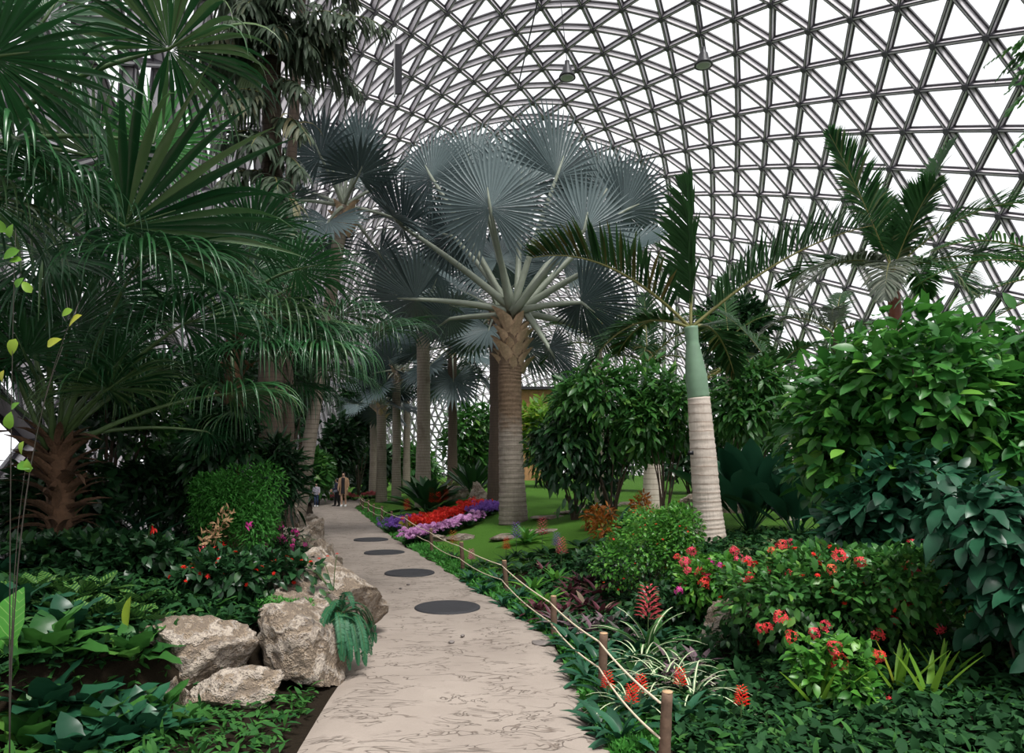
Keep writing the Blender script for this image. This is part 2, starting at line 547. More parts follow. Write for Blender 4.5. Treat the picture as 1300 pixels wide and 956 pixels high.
def shrub(name, label, cat, base, blobs, n, tpl, size, mat, stem_mat, own=0, group=None, droop=0.15, spread=0.8, flat=0.6,
          front=0.35, stems=6, stem_r=0.012, inner=0.5, jit=0.35, flower=None, leaf_name='leaf', foliage='foliage', fl_parts=False):
    """blobs are relative to base. flower = (template, count, size, material, flower part name, upness)"""
    base = np.asarray(base, float)
    t = thing(name, base, label, cat, group)
    pos, out, rad = blob_points(blobs, n, inner, front)
    fr = leaf_dirs(out, droop, spread, flat)
    sz = size * (1 + jit * (rng.random(n) - 0.5) * 2)
    ok = pos[:, 2] > 0.01
    pos, out, fr, sz, rad = pos[ok], out[ok], fr[ok], sz[ok], rad[ok]
    o_ids = np.zeros(len(pos), bool)
    if own:
        toward = -out[:, 1] * 0.6 + out[:, 2] * 0.35 + rad * 1.2 + rng.random(len(pos)) * 0.3
        wp = pos + base
        q = 650 + wp[:, 0] / np.clip(wp[:, 1], .3, None) * F_PX
        qy = HORIZON - (wp[:, 2] - CAM_H) / np.clip(wp[:, 1], .3, None) * F_PX
        toward[(q < 2) | (q > 1298) | (qy > 950) | (qy < 2)] -= 5
        o_ids[np.argsort(-toward)[:own]] = True
        me = tpl_mesh(leaf_name, tpl, mat)
        for i in np.where(o_ids)[0]: place(leaf_name, me, t, pos[i], fr[i], sz[i])
    mb = MB(); scatter(mb, tpl, pos[~o_ids], fr[~o_ids], sz[~o_ids])
    if mb.n: tag(mb.build(foliage, mat, t), kind='stuff')
    if stems:
        sm = MB()
        for i in range(stems):
            b = blobs[i % len(blobs)]
            e = np.asarray(b[0]) + nrm(rng.normal(size=3)) * np.asarray(b[1]) * 0.55
            e[2] = max(e[2], 0.1)
            s0 = np.array([rng.normal() * 0.05, rng.normal() * 0.05, -0.05])
            mid = (s0 + e) / 2 * [0.6, 0.6, 1.0]
            sm.add(*tube(bez(s0, mid, e, 6), np.linspace(stem_r, stem_r * 0.4, 6), 5))
        sm.build('stems', stem_mat, t)
    if flower:
        for ft, cnt, fs, fm, fname, up_ in (flower if isinstance(flower, list) else [flower]):
            p2, o2, _ = blob_points(blobs, cnt, 0.98, 0.75)
            p2 = p2 + o2 * fs * 0.5
            f2 = frames(nrm(rng.normal(size=p2.shape) * [1, 1, 0.2]), nrm(o2 + UP * up_ + rng.normal(size=p2.shape) * 0.25))
            keep = p2[:, 2] > 0.03
            p2, f2 = p2[keep], f2[keep]
            if fl_parts:
                me = tpl_mesh(fname, ft, fm)
                for i in range(len(p2)): place(fname, me, t, p2[i], f2[i], fs * (0.75 + 0.5 * rng.random()))
            else:
                fb = MB(); scatter(fb, ft, p2, f2, fs * (0.75 + 0.5 * rng.random(len(p2))))
                tag(fb.build(fname + '_cluster', fm, t), kind='stuff')
    return t


def flower_tpl(np_=5, pl=0.5, pw=0.42, cup=0.35, layers=1):
    """open flower: petals around +Z, diameter about 1"""
    v, f = leaf_tpl(pw, 2, 0.1, 0.5, 0.9)
    V, Fc, n = [], [], 0
    for L in range(layers):
        for i in range(np_):
            a = 2 * np.pi * (i + 0.5 * L) / np_
            c = cup + 0.5 * L
            d = np.array([math.cos(a) * math.cos(c), math.sin(a) * math.cos(c), math.sin(c)])
            fr = frames(d[None], UP[None] + 0.0)[0]
            V.append((fr @ v.T).T * (pl * (1 - 0.2 * L) / 0.9)); Fc.append(f + n); n += len(v)
    return np.concatenate(V), np.concatenate(Fc)


def cluster_tpl(n, rad, size, np_=4):
    """ball of small flowers, radius rad"""
    fv, ff = flower_tpl(np_, 0.5, 0.5, 0.3)
    d = nrm(rng.normal(size=(n, 3)) + [0, 0, 0.5])
    mb = MB(); scatter(mb, (fv, ff), d * rad * (0.7 + 0.3 * rng.random((n, 1))), frames(nrm(rng.normal(size=(n, 3))), d), np.full(n, size))
    return np.concatenate(mb.v), np.concatenate(mb.f)


def spike_tpl(n, w, leaf=0.16, taper=0.7):
    """upright spike of bracts, height 1"""
    h = np.linspace(0.02, 1, n); a = np.arange(n) * 2.4
    d = np.stack([np.cos(a), np.sin(a), 0.7 + 0 * a], 1)
    pos = np.stack([np.cos(a) * w * 0.2, np.sin(a) * w * 0.2, h], 1)
    mb = MB(); scatter(mb, leaf_tpl(0.4, 2, 0.1, 0.4), pos, frames(d, np.repeat(UP[None], n, 0)), leaf * (1.1 - taper * h))
    return np.concatenate(mb.v), np.concatenate(mb.f)


def rosette(name, label, cat, base, n, length, mat, tpl, group=None, e0=75, e1=15, jit=0.2, part='leaf', spike=None, twist=0.0):
    """strap leaves round one point, inner ones upright and outer ones spread; each leaf is a part"""
    t = thing(name, base, label, cat, group)
    me = tpl_mesh(part, tpl, mat)
    for i in range(n):
        a = i * 2.399 + rng.normal() * 0.12 + twist
        el = math.radians(e1 + (e0 - e1) * (1 - (i + 0.5) / n) + rng.normal() * 5)
        d = np.array([math.cos(a) * math.cos(el), math.sin(a) * math.cos(el), math.sin(el)])
        up = np.array([-math.cos(a) * math.sin(el), -math.sin(a) * math.sin(el), math.cos(el)]) + rng.normal(size=3) * 0.1
        place(part, me, t, np.array([d[0], d[1], 0]) * length * 0.03 + [0, 0, -0.02], frames(d[None], up[None])[0], length * (1 - jit * rng.random()) * (0.75 + 0.25 * i / n))
    if spike:
        st, sm, h, w = spike
        fb = MB(); fb.add(*tube([[0, 0, 0], [0.01, 0, h * 0.55]], [0.008, 0.006], 5))
        fb.build('flower_stalk', M_stemg, t)
        place('flower_spike', tpl_mesh('flower_spike', st, sm), t, np.array([0.01, 0, h * 0.5]), np.eye(3), h * 0.5)
    return t


def fan(mb, hub, axis, normal, R, span=300, nseg=44, split=0.6, fold=0.5, grav=0.15, tipg=0.5, cup=0.12, K=8, rlat=0.72, thin=0.9, r=None, jitg=0.25, pale=0.0, irr=0.15):
    """fan blade: pleated segments joined to `split` of the radius, then free pointed tips that bend to gravity"""
    A = nrm(axis); N = nrm(normal - A * np.dot(normal, A)); S = np.cross(A, N)
    sp = math.radians(span); an = np.linspace(-sp / 2, sp / 2, nseg); da = sp / nseg / 2
    an = an + rng.normal(size=nseg) * da * 0.5 * irr
    Ri = R * (rlat + (1 - rlat) * np.cos(an / (sp / 2) * 1.5) ** 1.0) * (1 - (0.08 + 0.2 * irr) * rng.random(nseg))
    d = np.cos(an)[:, None] * A + np.sin(an)[:, None] * S
    tg = -np.sin(an)[:, None] * A + np.cos(an)[:, None] * S
    d = nrm(d + N * (cup + rng.normal(size=(nseg, 1)) * 0.09 * irr))
    fs = np.linspace(0.03, 1, K + 1)
    p = hub + d * (Ri * fs[0])[:, None]
    ws = np.tan(da) * split * Ri
    jitter = np.clip(rng.normal(size=(nseg, 1)) * jitg + 1, 0.2, 2.2)
    rows = []
    for q, f in enumerate(fs):
        if q:
            g = grav * f * 0.25 + (tipg * np.clip((f - split) / (1 - split), 0, 1) ** 1.2) * 0.5 * jitter
            d = nrm(d - UP * g)
            p = p + d * (Ri * (f - fs[q - 1]))[:, None]
        wd = np.where(f <= split, np.tan(da) * f * Ri * 1.02, ws * np.clip(1 - (f - split) / (1 - split), 0.02, 1) ** thin)[:, None]
        if f > split and irr > 0.5: tg = nrm(tg + N * rng.normal(size=(nseg, 1)) * 0.22)
        nn = nrm(np.cross(tg, d)); nn = np.where((nn @ N)[:, None] < 0, -nn, nn)
        rows.append(np.stack([p - tg * wd, p + nn * wd * fold, p + tg * wd], 1))
    V = np.stack(rows, 1).reshape(-1, 3)                 # seg, row, 3
    m = (K + 1) * 3
    i = (np.arange(nseg)[:, None] * m + np.arange(K)[None] * 3).reshape(-1, 1)
    f = np.concatenate([i + [0, 1, 4, 3], i + [1, 2, 5, 4]])
    rr = rng.random() if r is None else r
    mb.add(V, f, np.repeat(np.where(rng.random(nseg) < pale, 0.999, np.clip(rr * 0.85 + rng.normal(size=nseg) * 0.05, 0, .86)), m))


def pinnate(base, d0, L, droop=0.6, n=44, ll=0.5, lw=0.035, vee=0.5, ldroop=0.5, roll=None, r0=0.02, start=0.14, a0=65, a1=22, K=3, side=None, prof=None, jit=0.05):
    """feather frond: returns leaflet mesh and midrib mesh"""
    d = nrm(d0); M = 26
    pts, dirs = [np.asarray(base, float)], [d]
    for i in range(1, M):
        d = nrm(d - UP * droop * (0.3 + i / M) * (1 - 0.6 * abs(d[2]) * (d[2] < 0)) / M * 1.6)
        pts.append(pts[-1] + d * L / (M - 1)); dirs.append(d)
    pts, dirs = np.array(pts), np.array(dirs)
    rib = MB().add(*tube(pts, np.linspace(r0, r0 * 0.22, M), 5))
    u = np.linspace(start, 0.995, n)
    x = u * (M - 1)
    P_ = np.stack([np.interp(x, np.arange(M), pts[:, c]) for c in range(3)], 1)
    T_ = nrm(np.stack([np.interp(x, np.arange(M), dirs[:, c]) for c in range(3)], 1))
    s0 = np.cross(T_, UP if side is None else side)
    s0 = np.where(np.linalg.norm(s0, axis=1, keepdims=True) < 0.25, np.array([1.0, 0, 0]), s0); s0 = nrm(s0)
    nn = nrm(np.cross(s0, T_))
    if roll: s0, nn = s0 * math.cos(roll) + nn * math.sin(roll), nn * math.cos(roll) - s0 * math.sin(roll)
    lp = (np.sin(np.pi * np.clip((u - start) / (1 - start) * 0.83 + 0.14, 0, 1)) ** 0.6) if prof is None else prof(u)
    mb = MB()
    for sg in (-1, 1):
        a = np.radians(a0 + (a1 - a0) * u)[:, None] + rng.normal(size=(n, 1)) * 0.05
        d = nrm(T_ * np.cos(a) + s0 * sg * np.sin(a) + nn * vee + rng.normal(size=(n, 3)) * jit)
        wdir = nrm(np.cross(d, nn))
        p = P_.copy(); l = ll * lp * (1 - (0.12 + jit) * rng.random(n)); rows = []
        for q in range(K + 1):
            f = q / K
            if q:
                d = nrm(d - UP * ldroop * f * 0.7 / K * 2)
                p = p + d * (l / K)[:, None]
            w = lw * (0.55 + 1.2 * f * (1 - f) * 2) * (1 if f < 1 else 0.1)
            rows.append(np.stack([p - wdir * w / 2, p + np.cross(wdir, d) * w * 0.12, p + wdir * w / 2], 1))
        V = np.stack(rows, 1).reshape(-1, 3); m = (K + 1) * 3
        i = (np.arange(n)[:, None] * m + np.arange(K)[None] * 3).reshape(-1, 1)
        mb.add(V, np.concatenate([i + [0, 1, 4, 3], i + [1, 2, 5, 4]]), np.repeat(rng.random(n) * 0.3 + rng.random() * 0.6, m))
    return mb, rib


def trunk_geo(pts, rad, n=18, ring=0.0, ringn=20, rough=0.02, seg=60):
    """trunk along pts (few), rad (few): rings of leaf scars and small unevenness"""
    pts = np.asarray(pts, float); tt = np.linspace(0, 1, len(pts)); t = np.linspace(0, 1, seg)
    p = np.stack([np.interp(t, tt, pts[:, c]) for c in range(3)], 1)
    if len(pts) > 2:
        for _ in range(6): p[1:-1] = (p[:-2] + 2 * p[1:-1] + p[2:]) / 4
    r = np.interp(t, np.linspace(0, 1, len(rad)), rad)
    r = r * (1 + ring * (np.abs(((t * ringn) % 1) - 0.5) * 2 - 0.5))
    v, f = tube(p, r, n)
    v = v + np.random.default_rng(3).normal(size=v.shape) * rough * r.mean() * [1, 1, 0.3]
    return v, f


M_stemg = plain('green_stem', (0.06, 0.12, 0.03), 0.5)
M_stemb = plain('brown_stem', (0.07, 0.045, 0.03), 0.8)
M_stemd = plain('dark_stem', (0.03, 0.025, 0.018), 0.8)


def trunkmat(name, c0, c1, scar, period=0.13, patch=None, wob=1.2, zone=None):
    k = NT(name)
    co = k.coord('Object')
    wv = k.n('ShaderNodeTexWave', Scale=0.314 / period, Distortion=wob, Detail=3.0)
    wv.bands_direction = 'Z'; wv.wave_profile = 'SAW'
    wv.inputs['Detail Scale'].default_value = 2.0
    k.l(co, wv.inputs[0])
    n1 = k.noise(k.coord('Object', (6, 6, 1.2)), 3.0, 5, 0.65)
    col = k.mix(n1, c0, c1)
    mr = k.n('ShaderNodeMapRange'); mr.inputs['From Min'].default_value = 0.78; mr.inputs['From Max'].default_value = 0.98
    k.l(wv.outputs[1], mr.inputs[0])
    col = k.mix(k.math('MULTIPLY', mr.outputs[0], 0.75), col, scar)
    if patch:
        mr2 = k.n('ShaderNodeMapRange'); mr2.inputs['From Min'].default_value = 0.55; mr2.inputs['From Max'].default_value = 0.7
        k.l(k.noise(co, 1.6, 4), mr2.inputs[0]); col = k.mix(k.math('MULTIPLY', mr2.outputs[0], 0.6), col, patch)
    if zone:                                    # younger bark higher up still carries brown fibre
        sz_ = k.n('ShaderNodeSeparateXYZ'); k.l(co, sz_.inputs[0])
        mz = k.n('ShaderNodeMapRange'); mz.inputs['From Min'].default_value = zone[0]; mz.inputs['From Max'].default_value = zone[1]
        k.l(k.math('ADD', sz_.outputs[2], k.math('MULTIPLY', k.noise(co, 5.0, 4), 1.2)), mz.inputs[0])
        fib = k.mix(k.noise(k.coord('Object', (9, 9, 4)), 3.0, 5, 0.7), (0.04, 0.026, 0.016), (0.25, 0.165, 0.10))
        col = k.mix(mz.outputs[0], col, fib)
    k.l(col, k.p.inputs['Base Color'])
    k.p.inputs['Roughness'].default_value = 0.85
    k.bump(k.math('ADD', wv.outputs[1], n1), 0.5, 0.03)
    return k.m


def frond_fan(palm, base, start, hub, axis, normal, mat, pmat, R, sag=0.15, pr=(0.05, 0.022), name='frond', **kw):
    """one fan leaf of a palm: blade mesh with its petiole as sub-part (base = the palm's ground point)"""
    base = np.asarray(base, float)
    mb = MB(); fan(mb, np.asarray(hub, float), np.asarray(axis, float), np.asarray(normal, float), R, **kw)
    o = mb.build(name, mat, palm, origin=base)
    L = np.linalg.norm(np.asarray(hub) - start)
    mid = (np.asarray(hub) + start) / 2 + UP * L * sag
    pt = bez(start, mid, hub, 9)
    pt = np.concatenate([pt, [pt[-1] + nrm(axis) * R * 0.25]])
    rr = np.concatenate([np.linspace(pr[0], pr[1], 9), [pr[1] * 0.3]])
    MB().add(*tube(pt, rr, 6)).build('petiole', pmat, o, origin=base)
    return o


def frond_pin(palm, base, at, d0, L, mat, pmat, name='frond', **kw):
    lf, rib = pinnate(np.asarray(at, float), d0, L, **kw)
    o = lf.build(name, mat, palm, origin=base)
    rib.build('midrib', pmat, o, origin=base)
    return o

# ------------------------------------------------------------------ palms
M_bis = leafmat('silver_blue_fan', (0.05, 0.08, 0.082), (0.16, 0.215, 0.22), None, 0.45, 0.03, 0.5)
M_bisp = plain('silver_petiole', (0.24, 0.27, 0.21), 0.5, 0, 0.2, 6)
M_boot = plain('split_leaf_base', (0.46, 0.33, 0.21), 0.8, 0, 0.6, 7, 0.6)
M_gtrunk = trunkmat('grey_ringed_trunk', (0.15, 0.125, 0.095), (0.34, 0.29, 0.235), (0.05, 0.035, 0.02), 0.12, (0.09, 0.06, 0.035))
M_btrunk = trunkmat('great_palm_trunk', (0.17, 0.14, 0.11), (0.36, 0.31, 0.26), (0.06, 0.045, 0.03), 0.13, (0.11, 0.08, 0.05), 1.2, (3.0, 3.7))
M_liv = leafmat('green_fan', (0.007, 0.045, 0.014), (0.034, 0.13, 0.042), (0.13, 0.2, 0.08), 0.28, 0.14, 0.85)
M_livl = leafmat('backlit_green_fan', (0.05, 0.2, 0.05), (0.10, 0.30, 0.08), None, 0.5, 0.45)  # frond lit from behind: the backlight is put into a brighter leaf green
M_livp = plain('green_petiole', (0.075, 0.13, 0.045), 0.4, 0, 0.35, 5)
M_fibre = plain('brown_trunk_fibre', (0.11, 0.058, 0.03), 0.95, 0, 0.6, 14, 0.9)
M_white = trunkmat('white_ringed_trunk', (0.55, 0.45, 0.37), (0.74, 0.66, 0.58), (0.24, 0.16, 0.11), 0.16, (0.42, 0.3, 0.22), 0.9)
M_shaft = plain('waxy_crownshaft', (0.16, 0.27, 0.17), 0.45, 0, 0.3, 4)
M_feath = leafmat('dark_feather', (0.012, 0.045, 0.014), (0.035, 0.10, 0.03), (0.16, 0.10, 0.03), 0.4, 0.2, 0.55)
M_feath2 = leafmat('coconut_feather', (0.015, 0.06, 0.02), (0.05, 0.15, 0.04), (0.2, 0.2, 0.1), 0.42, 0.3)
M_feathg = leafmat('grey_feather', (0.07, 0.09, 0.065), (0.16, 0.19, 0.14), (0.25, 0.25, 0.2), 0.5, 0.2)
M_rib = plain('olive_midrib', (0.20, 0.19, 0.06), 0.45, 0, 0.3, 4)
M_cary = leafmat('fishtail_leaflet', (0.03, 0.06, 0.03), (0.13, 0.17, 0.11), (0.25, 0.22, 0.12), 0.5, 0.15)
M_dtrunk = trunkmat('dark_trunk', (0.05, 0.035, 0.025), (0.13, 0.09, 0.065), (0.02, 0.015, 0.01), 0.1)


def boots(palm, base, c, r, h, n=16, sz=0.42):
    """split old leaf bases wrapped round the trunk head, each a part"""
    v, f = leaf_tpl(0.55, 3, 0.35, 0.25, 0.55, base=0.9)
    v = np.concatenate([v, v - [0, 0, 0.06]]); m = len(v) // 2; f = np.concatenate([f, f[:, ::-1] + m])
    me = tpl_mesh('leaf_base', (v, f), M_boot)
    for i in range(n):
        a = i * 2.399; z = h * (i / n)
        d = np.array([math.cos(a) * 0.42, math.sin(a) * 0.42, 0.9 + 0.1 * rng.random()])
        nout = np.array([-math.cos(a), -math.sin(a), 0.35])
        place('leaf_base', me, palm, np.asarray(c) - base + [math.cos(a) * r * 0.8, math.sin(a) * r * 0.8, z], frames(d[None], nout[None])[0], sz * (0.8 + 0.4 * rng.random()))


# the great silver palm by the flower bed
b = onp(652, 20.0, -0.05)
pal = thing('bismarck_palm', b, 'large silver-blue fan palm with thick grey trunk rising beside the red flower bed', 'palm tree')
top = W(653, 398, 20)
MB().add(*trunk_geo([b, W(648, 560, 20), W(647, 480, 20), W(651, 425, 20)], [0.42, 0.365, 0.34, 0.33, 0.335, 0.34, 0.36], 20, 0.05, 42, 0.015, 130)).build('trunk', M_btrunk, pal, origin=b)
boots(pal, b, W(650, 474, 20), 0.37, 1.35, 34, 0.55)
SB = [  # hub px, py, depth, axis, normal, radius, span
    (622, 264, 18.2, (-.12, -.12, 1), (0.05, 1, .2), 2.05, 320), (548, 226, 20.6, (-.45, .1, .9), (.3, 1, .2), 1.75, 290),
    (707, 224, 19.8, (.33, .1, 1), (-.55, .85, .2), 2.5, 200), (662, 240, 21.4, (0, .1, 1), (0, 1, -.1), 2.8, 190),
    (600, 215, 21.8, (-.3, .1, 1), (0, 1, 0), 2.1, 230), (742, 292, 18.4, (.18, -.1, 1), (-.1, 1, .25), 1.85, 310),
    (511, 288, 19.0, (-.72, -.1, .68), (.66, .28, .7), 2.0, 220), (528, 380, 19.3, (-1, -.15, .02), (0, .55, .85), 2.0, 250),
    (790, 322, 19.4, (.9, -.1, .25), (-.2, -.5, .85), 1.7, 280), (738, 384, 19.0, (.75, 0, -.55), (.5, .6, .6), 1.85, 260),
    (697, 442, 19.2, (.5, -.1, -.9), (.85, .3, .45), 1.35, 220), (792, 268, 21.0, (.85, .1, .42), (-.4, .85, .4), 2.1, 210),
    (768, 245, 21.6, (.5, .1, .85), (-.2, 1, .1), 2.1, 250), (575, 300, 21.4, (-.8, .1, .25), (.2, .9, .4), 1.8, 260),
    (570, 405, 20.6, (-.75, .2, -.5), (-.5, .5, .7), 1.7, 250), (632, 330, 22.0, (-.2, .5, .8), (0, 1, -.4), 1.9, 280),
    (712, 330, 21.8, (.35, .5, .7), (0, .9, -.3), 1.9, 280), (760, 420, 20.4, (.6, .3, -.8), (.6, .4, .7), 1.5, 230),
    (613, 252, 19.4, (-.08, -.1, 1), (0, 1, .1), 1.5, 34)]
for px, py, d, ax, nm, R, sp in SB:
    frond_fan(pal, b, top + rng.normal(size=3) * [.1, .1, .1], W(px, py, d), ax, nm, M_bis, M_bisp, R, 0.05, (0.12, 0.05), span=sp, nseg=max(8, int(sp / 5.4)),
              split=0.6, fold=0.8, grav=0.03, tipg=0.08, cup=0.24, rlat=0.8, thin=0.95)


def silver_palm(px, d, top_py, label, n=15, R=1.6, pet=1.5, r=0.28, seed=0, dpx=0, tk=None, group=None, low=-35):
    b = onp(px, d, -0.05)
    t = thing('bismarck_palm', b, label, 'palm tree', group)
    tp = W(px + dpx, top_py, d)
    MB().add(*trunk_geo([b, (b + tp) / 2 + [0.03, 0, 0], tp], [r * 1.25, r, r * 0.95, r], 14, 0.05, 30, 0.02, 60)).build('trunk', tk or M_gtrunk, t, origin=b)
    boots(t, b, tp - [0, 0, 0.8], r, 0.8, 10, 0.45)
    for i in range(n):
        a = i * 2.399 + seed; el = math.radians(82 - (82 - low) * (i / (n - 1)))
        dr = np.array([math.cos(a) * math.cos(el), math.sin(a) * math.cos(el), math.sin(el)])
        hub = tp + dr * pet + [0, 0, -0.15 * (1 - dr[2])]
        up = np.array([-math.cos(a) * math.sin(el), -math.sin(a) * math.sin(el), math.cos(el)])
        frond_fan(t, b, tp, hub, dr + UP * (0.1 if el > 0 else -0.5), up, M_bis, M_bisp, R, 0.06, (0.06, 0.03), span=270, nseg=34, split=0.6, fold=0.5, grav=0.1, tipg=0.15, rlat=0.8, K=5)
    return t


silver_palm(374, 18.5, 262, 'silver fan palm whose crown shows behind the hanging fishtail palm', 14, 1.3, 1.35, 0.17, 1.0, dpx=62)
silver_palm(537, 30, 395, 'silver fan palm with smooth pale trunk, the stoutest in the grove along the path', 13, 1.5, 1.4, 0.29, 2.0)
silver_palm(484, 38, 514, 'short silver fan palm with a low open crown at the lawn edge near the walkers', 12, 1.55, 1.5, 0.26, 0.6, low=-10)
silver_palm(503, 37, 470, 'slim silver fan palm with brown upper trunk in the grove', 12, 1.5, 1.4, 0.22, 2.8)
silver_palm(574, 35, 440, 'dark-trunked silver fan palm nearest the great silver palm, fronds hanging low', 16, 1.9, 1.7, 0.23, 0.3, tk=M_dtrunk, low=-60)
silver_palm(474, 43, 500, 'silver fan palm half hidden behind the short low-crowned palm', 11, 1.5, 1.4, 0.24, 1.4)
silver_palm(516, 46, 470, 'distant silver fan palm between two grove trunks', 11, 1.5, 1.4, 0.22, 4.4)
silver_palm(631, 27, 395, 'silver fan palm standing right behind the great silver palm', 13, 1.8, 1.8, 0.32, 3.3, tk=M_dtrunk)

# ---- Chinese fan palms on the left bank
LIVG = 'drooping fan palms on the left bank'


def fan_palm(label, b, tp, fr, r=0.2, fibres=26, extra=11, seg=3.7, e_lo=-20):
    t = thing('chinese_fan_palm', b, label, 'palm tree', LIVG)
    MB().add(*trunk_geo([b, (np.asarray(b) + tp) / 2 + [0.05, 0, 0], tp], [r * 1.3, r, r * 1.05, r * 0.7], 12, 0.06, 24, 0.05, 60)).build('trunk', M_fibre, t, origin=b)
    v, f = leaf_tpl(0.22, 4, 0.3, 0.6, 0.4, base=0.9); me = tpl_mesh('fibre_sheath', (v, f), M_fibre)
    for i in range(fibres):
        a = i * 2.399; h = 0.25 + 0.75 * (i / fibres)
        p = (np.asarray(tp) - b) * h + [math.cos(a) * r * 0.85, math.sin(a) * r * 0.85, 0]
        d = np.array([math.cos(a) * 0.5, math.sin(a) * 0.5, 0.8]) + rng.normal(size=3) * 0.3; nout = np.array([-math.cos(a), -math.sin(a), 0.4])
        place('fibre_sheath', me, t, p, frames(d[None], nout[None])[0], 0.25 + 0.3 * rng.random())
    for q in fr:
        px, py, d, ax, nm, R, sp, gr, tg = q[:9]
        m = M_livl if len(q) > 9 and q[9] == 'y' else M_liv
        frond_fan(t, b, np.asarray(tp) + rng.normal(size=3) * 0.06, W(px, py, d), ax, nm, m, M_livp, R, 0.12, (0.035, 0.014), span=sp, nseg=max(14, int(sp / seg)),
                  split=0.45, fold=0.6, grav=gr, tipg=tg * 1.5, cup=0.08, rlat=0.82, thin=0.8, K=11, jitg=0.6, pale=0.07, irr=0.6)
    for i in range(extra):
        a = i * 2.399 + 0.7; el = math.radians(78 - (78 - e_lo) * i / extra)
        dr = np.array([math.cos(a) * math.cos(el), math.sin(a) * math.cos(el), math.sin(el)])
        up = np.array([-math.cos(a) * math.sin(el), -math.sin(a) * math.sin(el), math.cos(el)])
        frond_fan(t, b, np.asarray(tp), np.asarray(tp) + dr * (1.0 + 0.4 * rng.random()), dr - UP * 0.15, up, M_liv, M_livp, 1.15, 0.12, (0.03, 0.012), span=270, nseg=60, split=0.45, fold=0.6, grav=0.3, tipg=0.9, cup=0.08, rlat=0.82, thin=0.8, K=8, irr=0.6, jitg=0.5)
    return t


b = onp(72, 8.0, -0.05)
fan_palm('green fan palm with shaggy brown fibre trunk at the left of the bank', b, W(74, 560, 8), [
    (55, 322, 7.0, (.5, -.45, -.5), (.1, -.75, .65), 1.4, 320, .1, .55), (180, 326, 7.0, (.95, -.2, .05), (0, -.1, 1), 1.55, 230, .3, 1.0),
    (232, 412, 7.7, (.9, -.2, .25), (0, .1, 1), 1.65, 240, .5, 1.0), (290, 500, 8.2, (.9, -.1, .15), (0, .1, 1), 1.2, 230, .5, .9),
    (262, 548, 9.0, (.5, -.3, -.2), (0, -.6, .8), .6, 250, .2, .6), (130, 378, 8.6, (.6, .3, .5), (-.2, .5, .8), 1.4, 260, .2, .6),
    (40, 300, 8.8, (-.1, .3, 1), (0, 1, 0), 1.4, 280, .1, .3), (5, 470, 7.6, (-.8, -.3, .1), (0, -.1, 1), 1.2, 260, .3, .9),
    (150, 470, 9.2, (.5, .4, .6), (-.2, .4, .8), 1.3, 260, .3, .6), (-30, 380, 7.2, (-.3, -.6, .3), (0, .2, 1), 1.3, 280, .3, .8),
    (205, 470, 8.8, (.9, .1, .2), (0, .2, 1), 1.3, 230, .4, .9)], 0.12, 90, e_lo=28)
b = onp(-50, 7.2, -0.05)
fan_palm('tall green fan palm spreading over the top of the bank', b, W(-45, 190, 7.2), [
    (-12, 72, 5.2, (1, 0, .12), (0, .55, .8), 1.15, 250, .05, .15), (215, 62, 6.0, (.8, -.3, .25), (-.2, .35, .9), 1.15, 310, .12, .75),
    (195, 182, 7.6, (.15, .1, 1), (0, 1, .15), 1.0, 290, .02, .1, 'y'), (72, 228, 6.0, (-.1, -.6, .15), (0, -.2, 1), .95, 300, .5, 1.5),
    (158, 288, 6.6, (.93, 0, .30), (-.2, .6, .8), 2.0, 130, .05, .2), (92, 118, 6.6, (.3, -.2, -.4), (.3, .4, .8), 1.1, 300, .3, .8),
    (20, 175, 5.6, (.6, -.2, -.3), (.2, .3, .9), 1.0, 300, .3, 1.0), (-20, 250, 6.1, (.8, -.1, -.15), (0, .4, .9), 1.05, 280, .3, .9),
    (120, 200, 8.0, (.5, .1, .6), (-.2, .8, .5), 1.2, 280, .1, .4), (60, 20, 7.0, (.3, .2, .8), (0, .8, .5), 1.2, 280, .1, .3),
    (110, 262, 7.0, (.8, -.1, -.1), (0, .3, .9), 1.3, 250, .4, 1.0)], 0.2, seg=6.5, extra=4)
b = onp(292, 10.0, -0.05)
fan_palm('green fan palm whose fronds overhang the path', b, W(296, 415, 10), [
    (376, 342, 8.6, (.9, -.1, .15), (0, .3, 1), 1.15, 250, .15, .5), (482, 420, 10.0, (.75, -.4, .12), (.1, -.2, 1), 1.15, 290, .2, .75),
    (378, 418, 9.2, (.8, -.3, .05), (0, -.1, 1), 1.35, 270, .4, 1.1), (330, 440, 8.8, (.5, -.6, .0), (0, -.2, 1), 1.2, 280, .5, 1.1),
    (260, 330, 10.4, (-.3, .2, .9), (0, .9, .2), 1.2, 280, .1, .4), (330, 320, 11, (.3, .3, .9), (0, .9, .2), 1.3, 280, .1, .4),
    (415, 470, 10.4, (.8, .1, -.1), (0, .1, 1), 1.2, 260, .4, 1.0), (300, 520, 9.4, (.1, -.8, -.3), (0, -.4, .8), .9, 280, .4, .9),
    (405, 440, 9.0, (.7, -.3, .0), (0, 0, 1), 1.2, 280, .7, 1.5), (345, 395, 9.0, (.6, -.5, .1), (0, 0, 1), 1.3, 280, .6, 1.4), (430, 400, 10.5, (.8, 0, .2), (0, .1, 1), 1.2, 280, .5, 1.3), (370, 490, 9.6, (.6, -.3, .0), (0, 0, 1), 1.1, 280, .7, 1.4)], 0.14, 30)

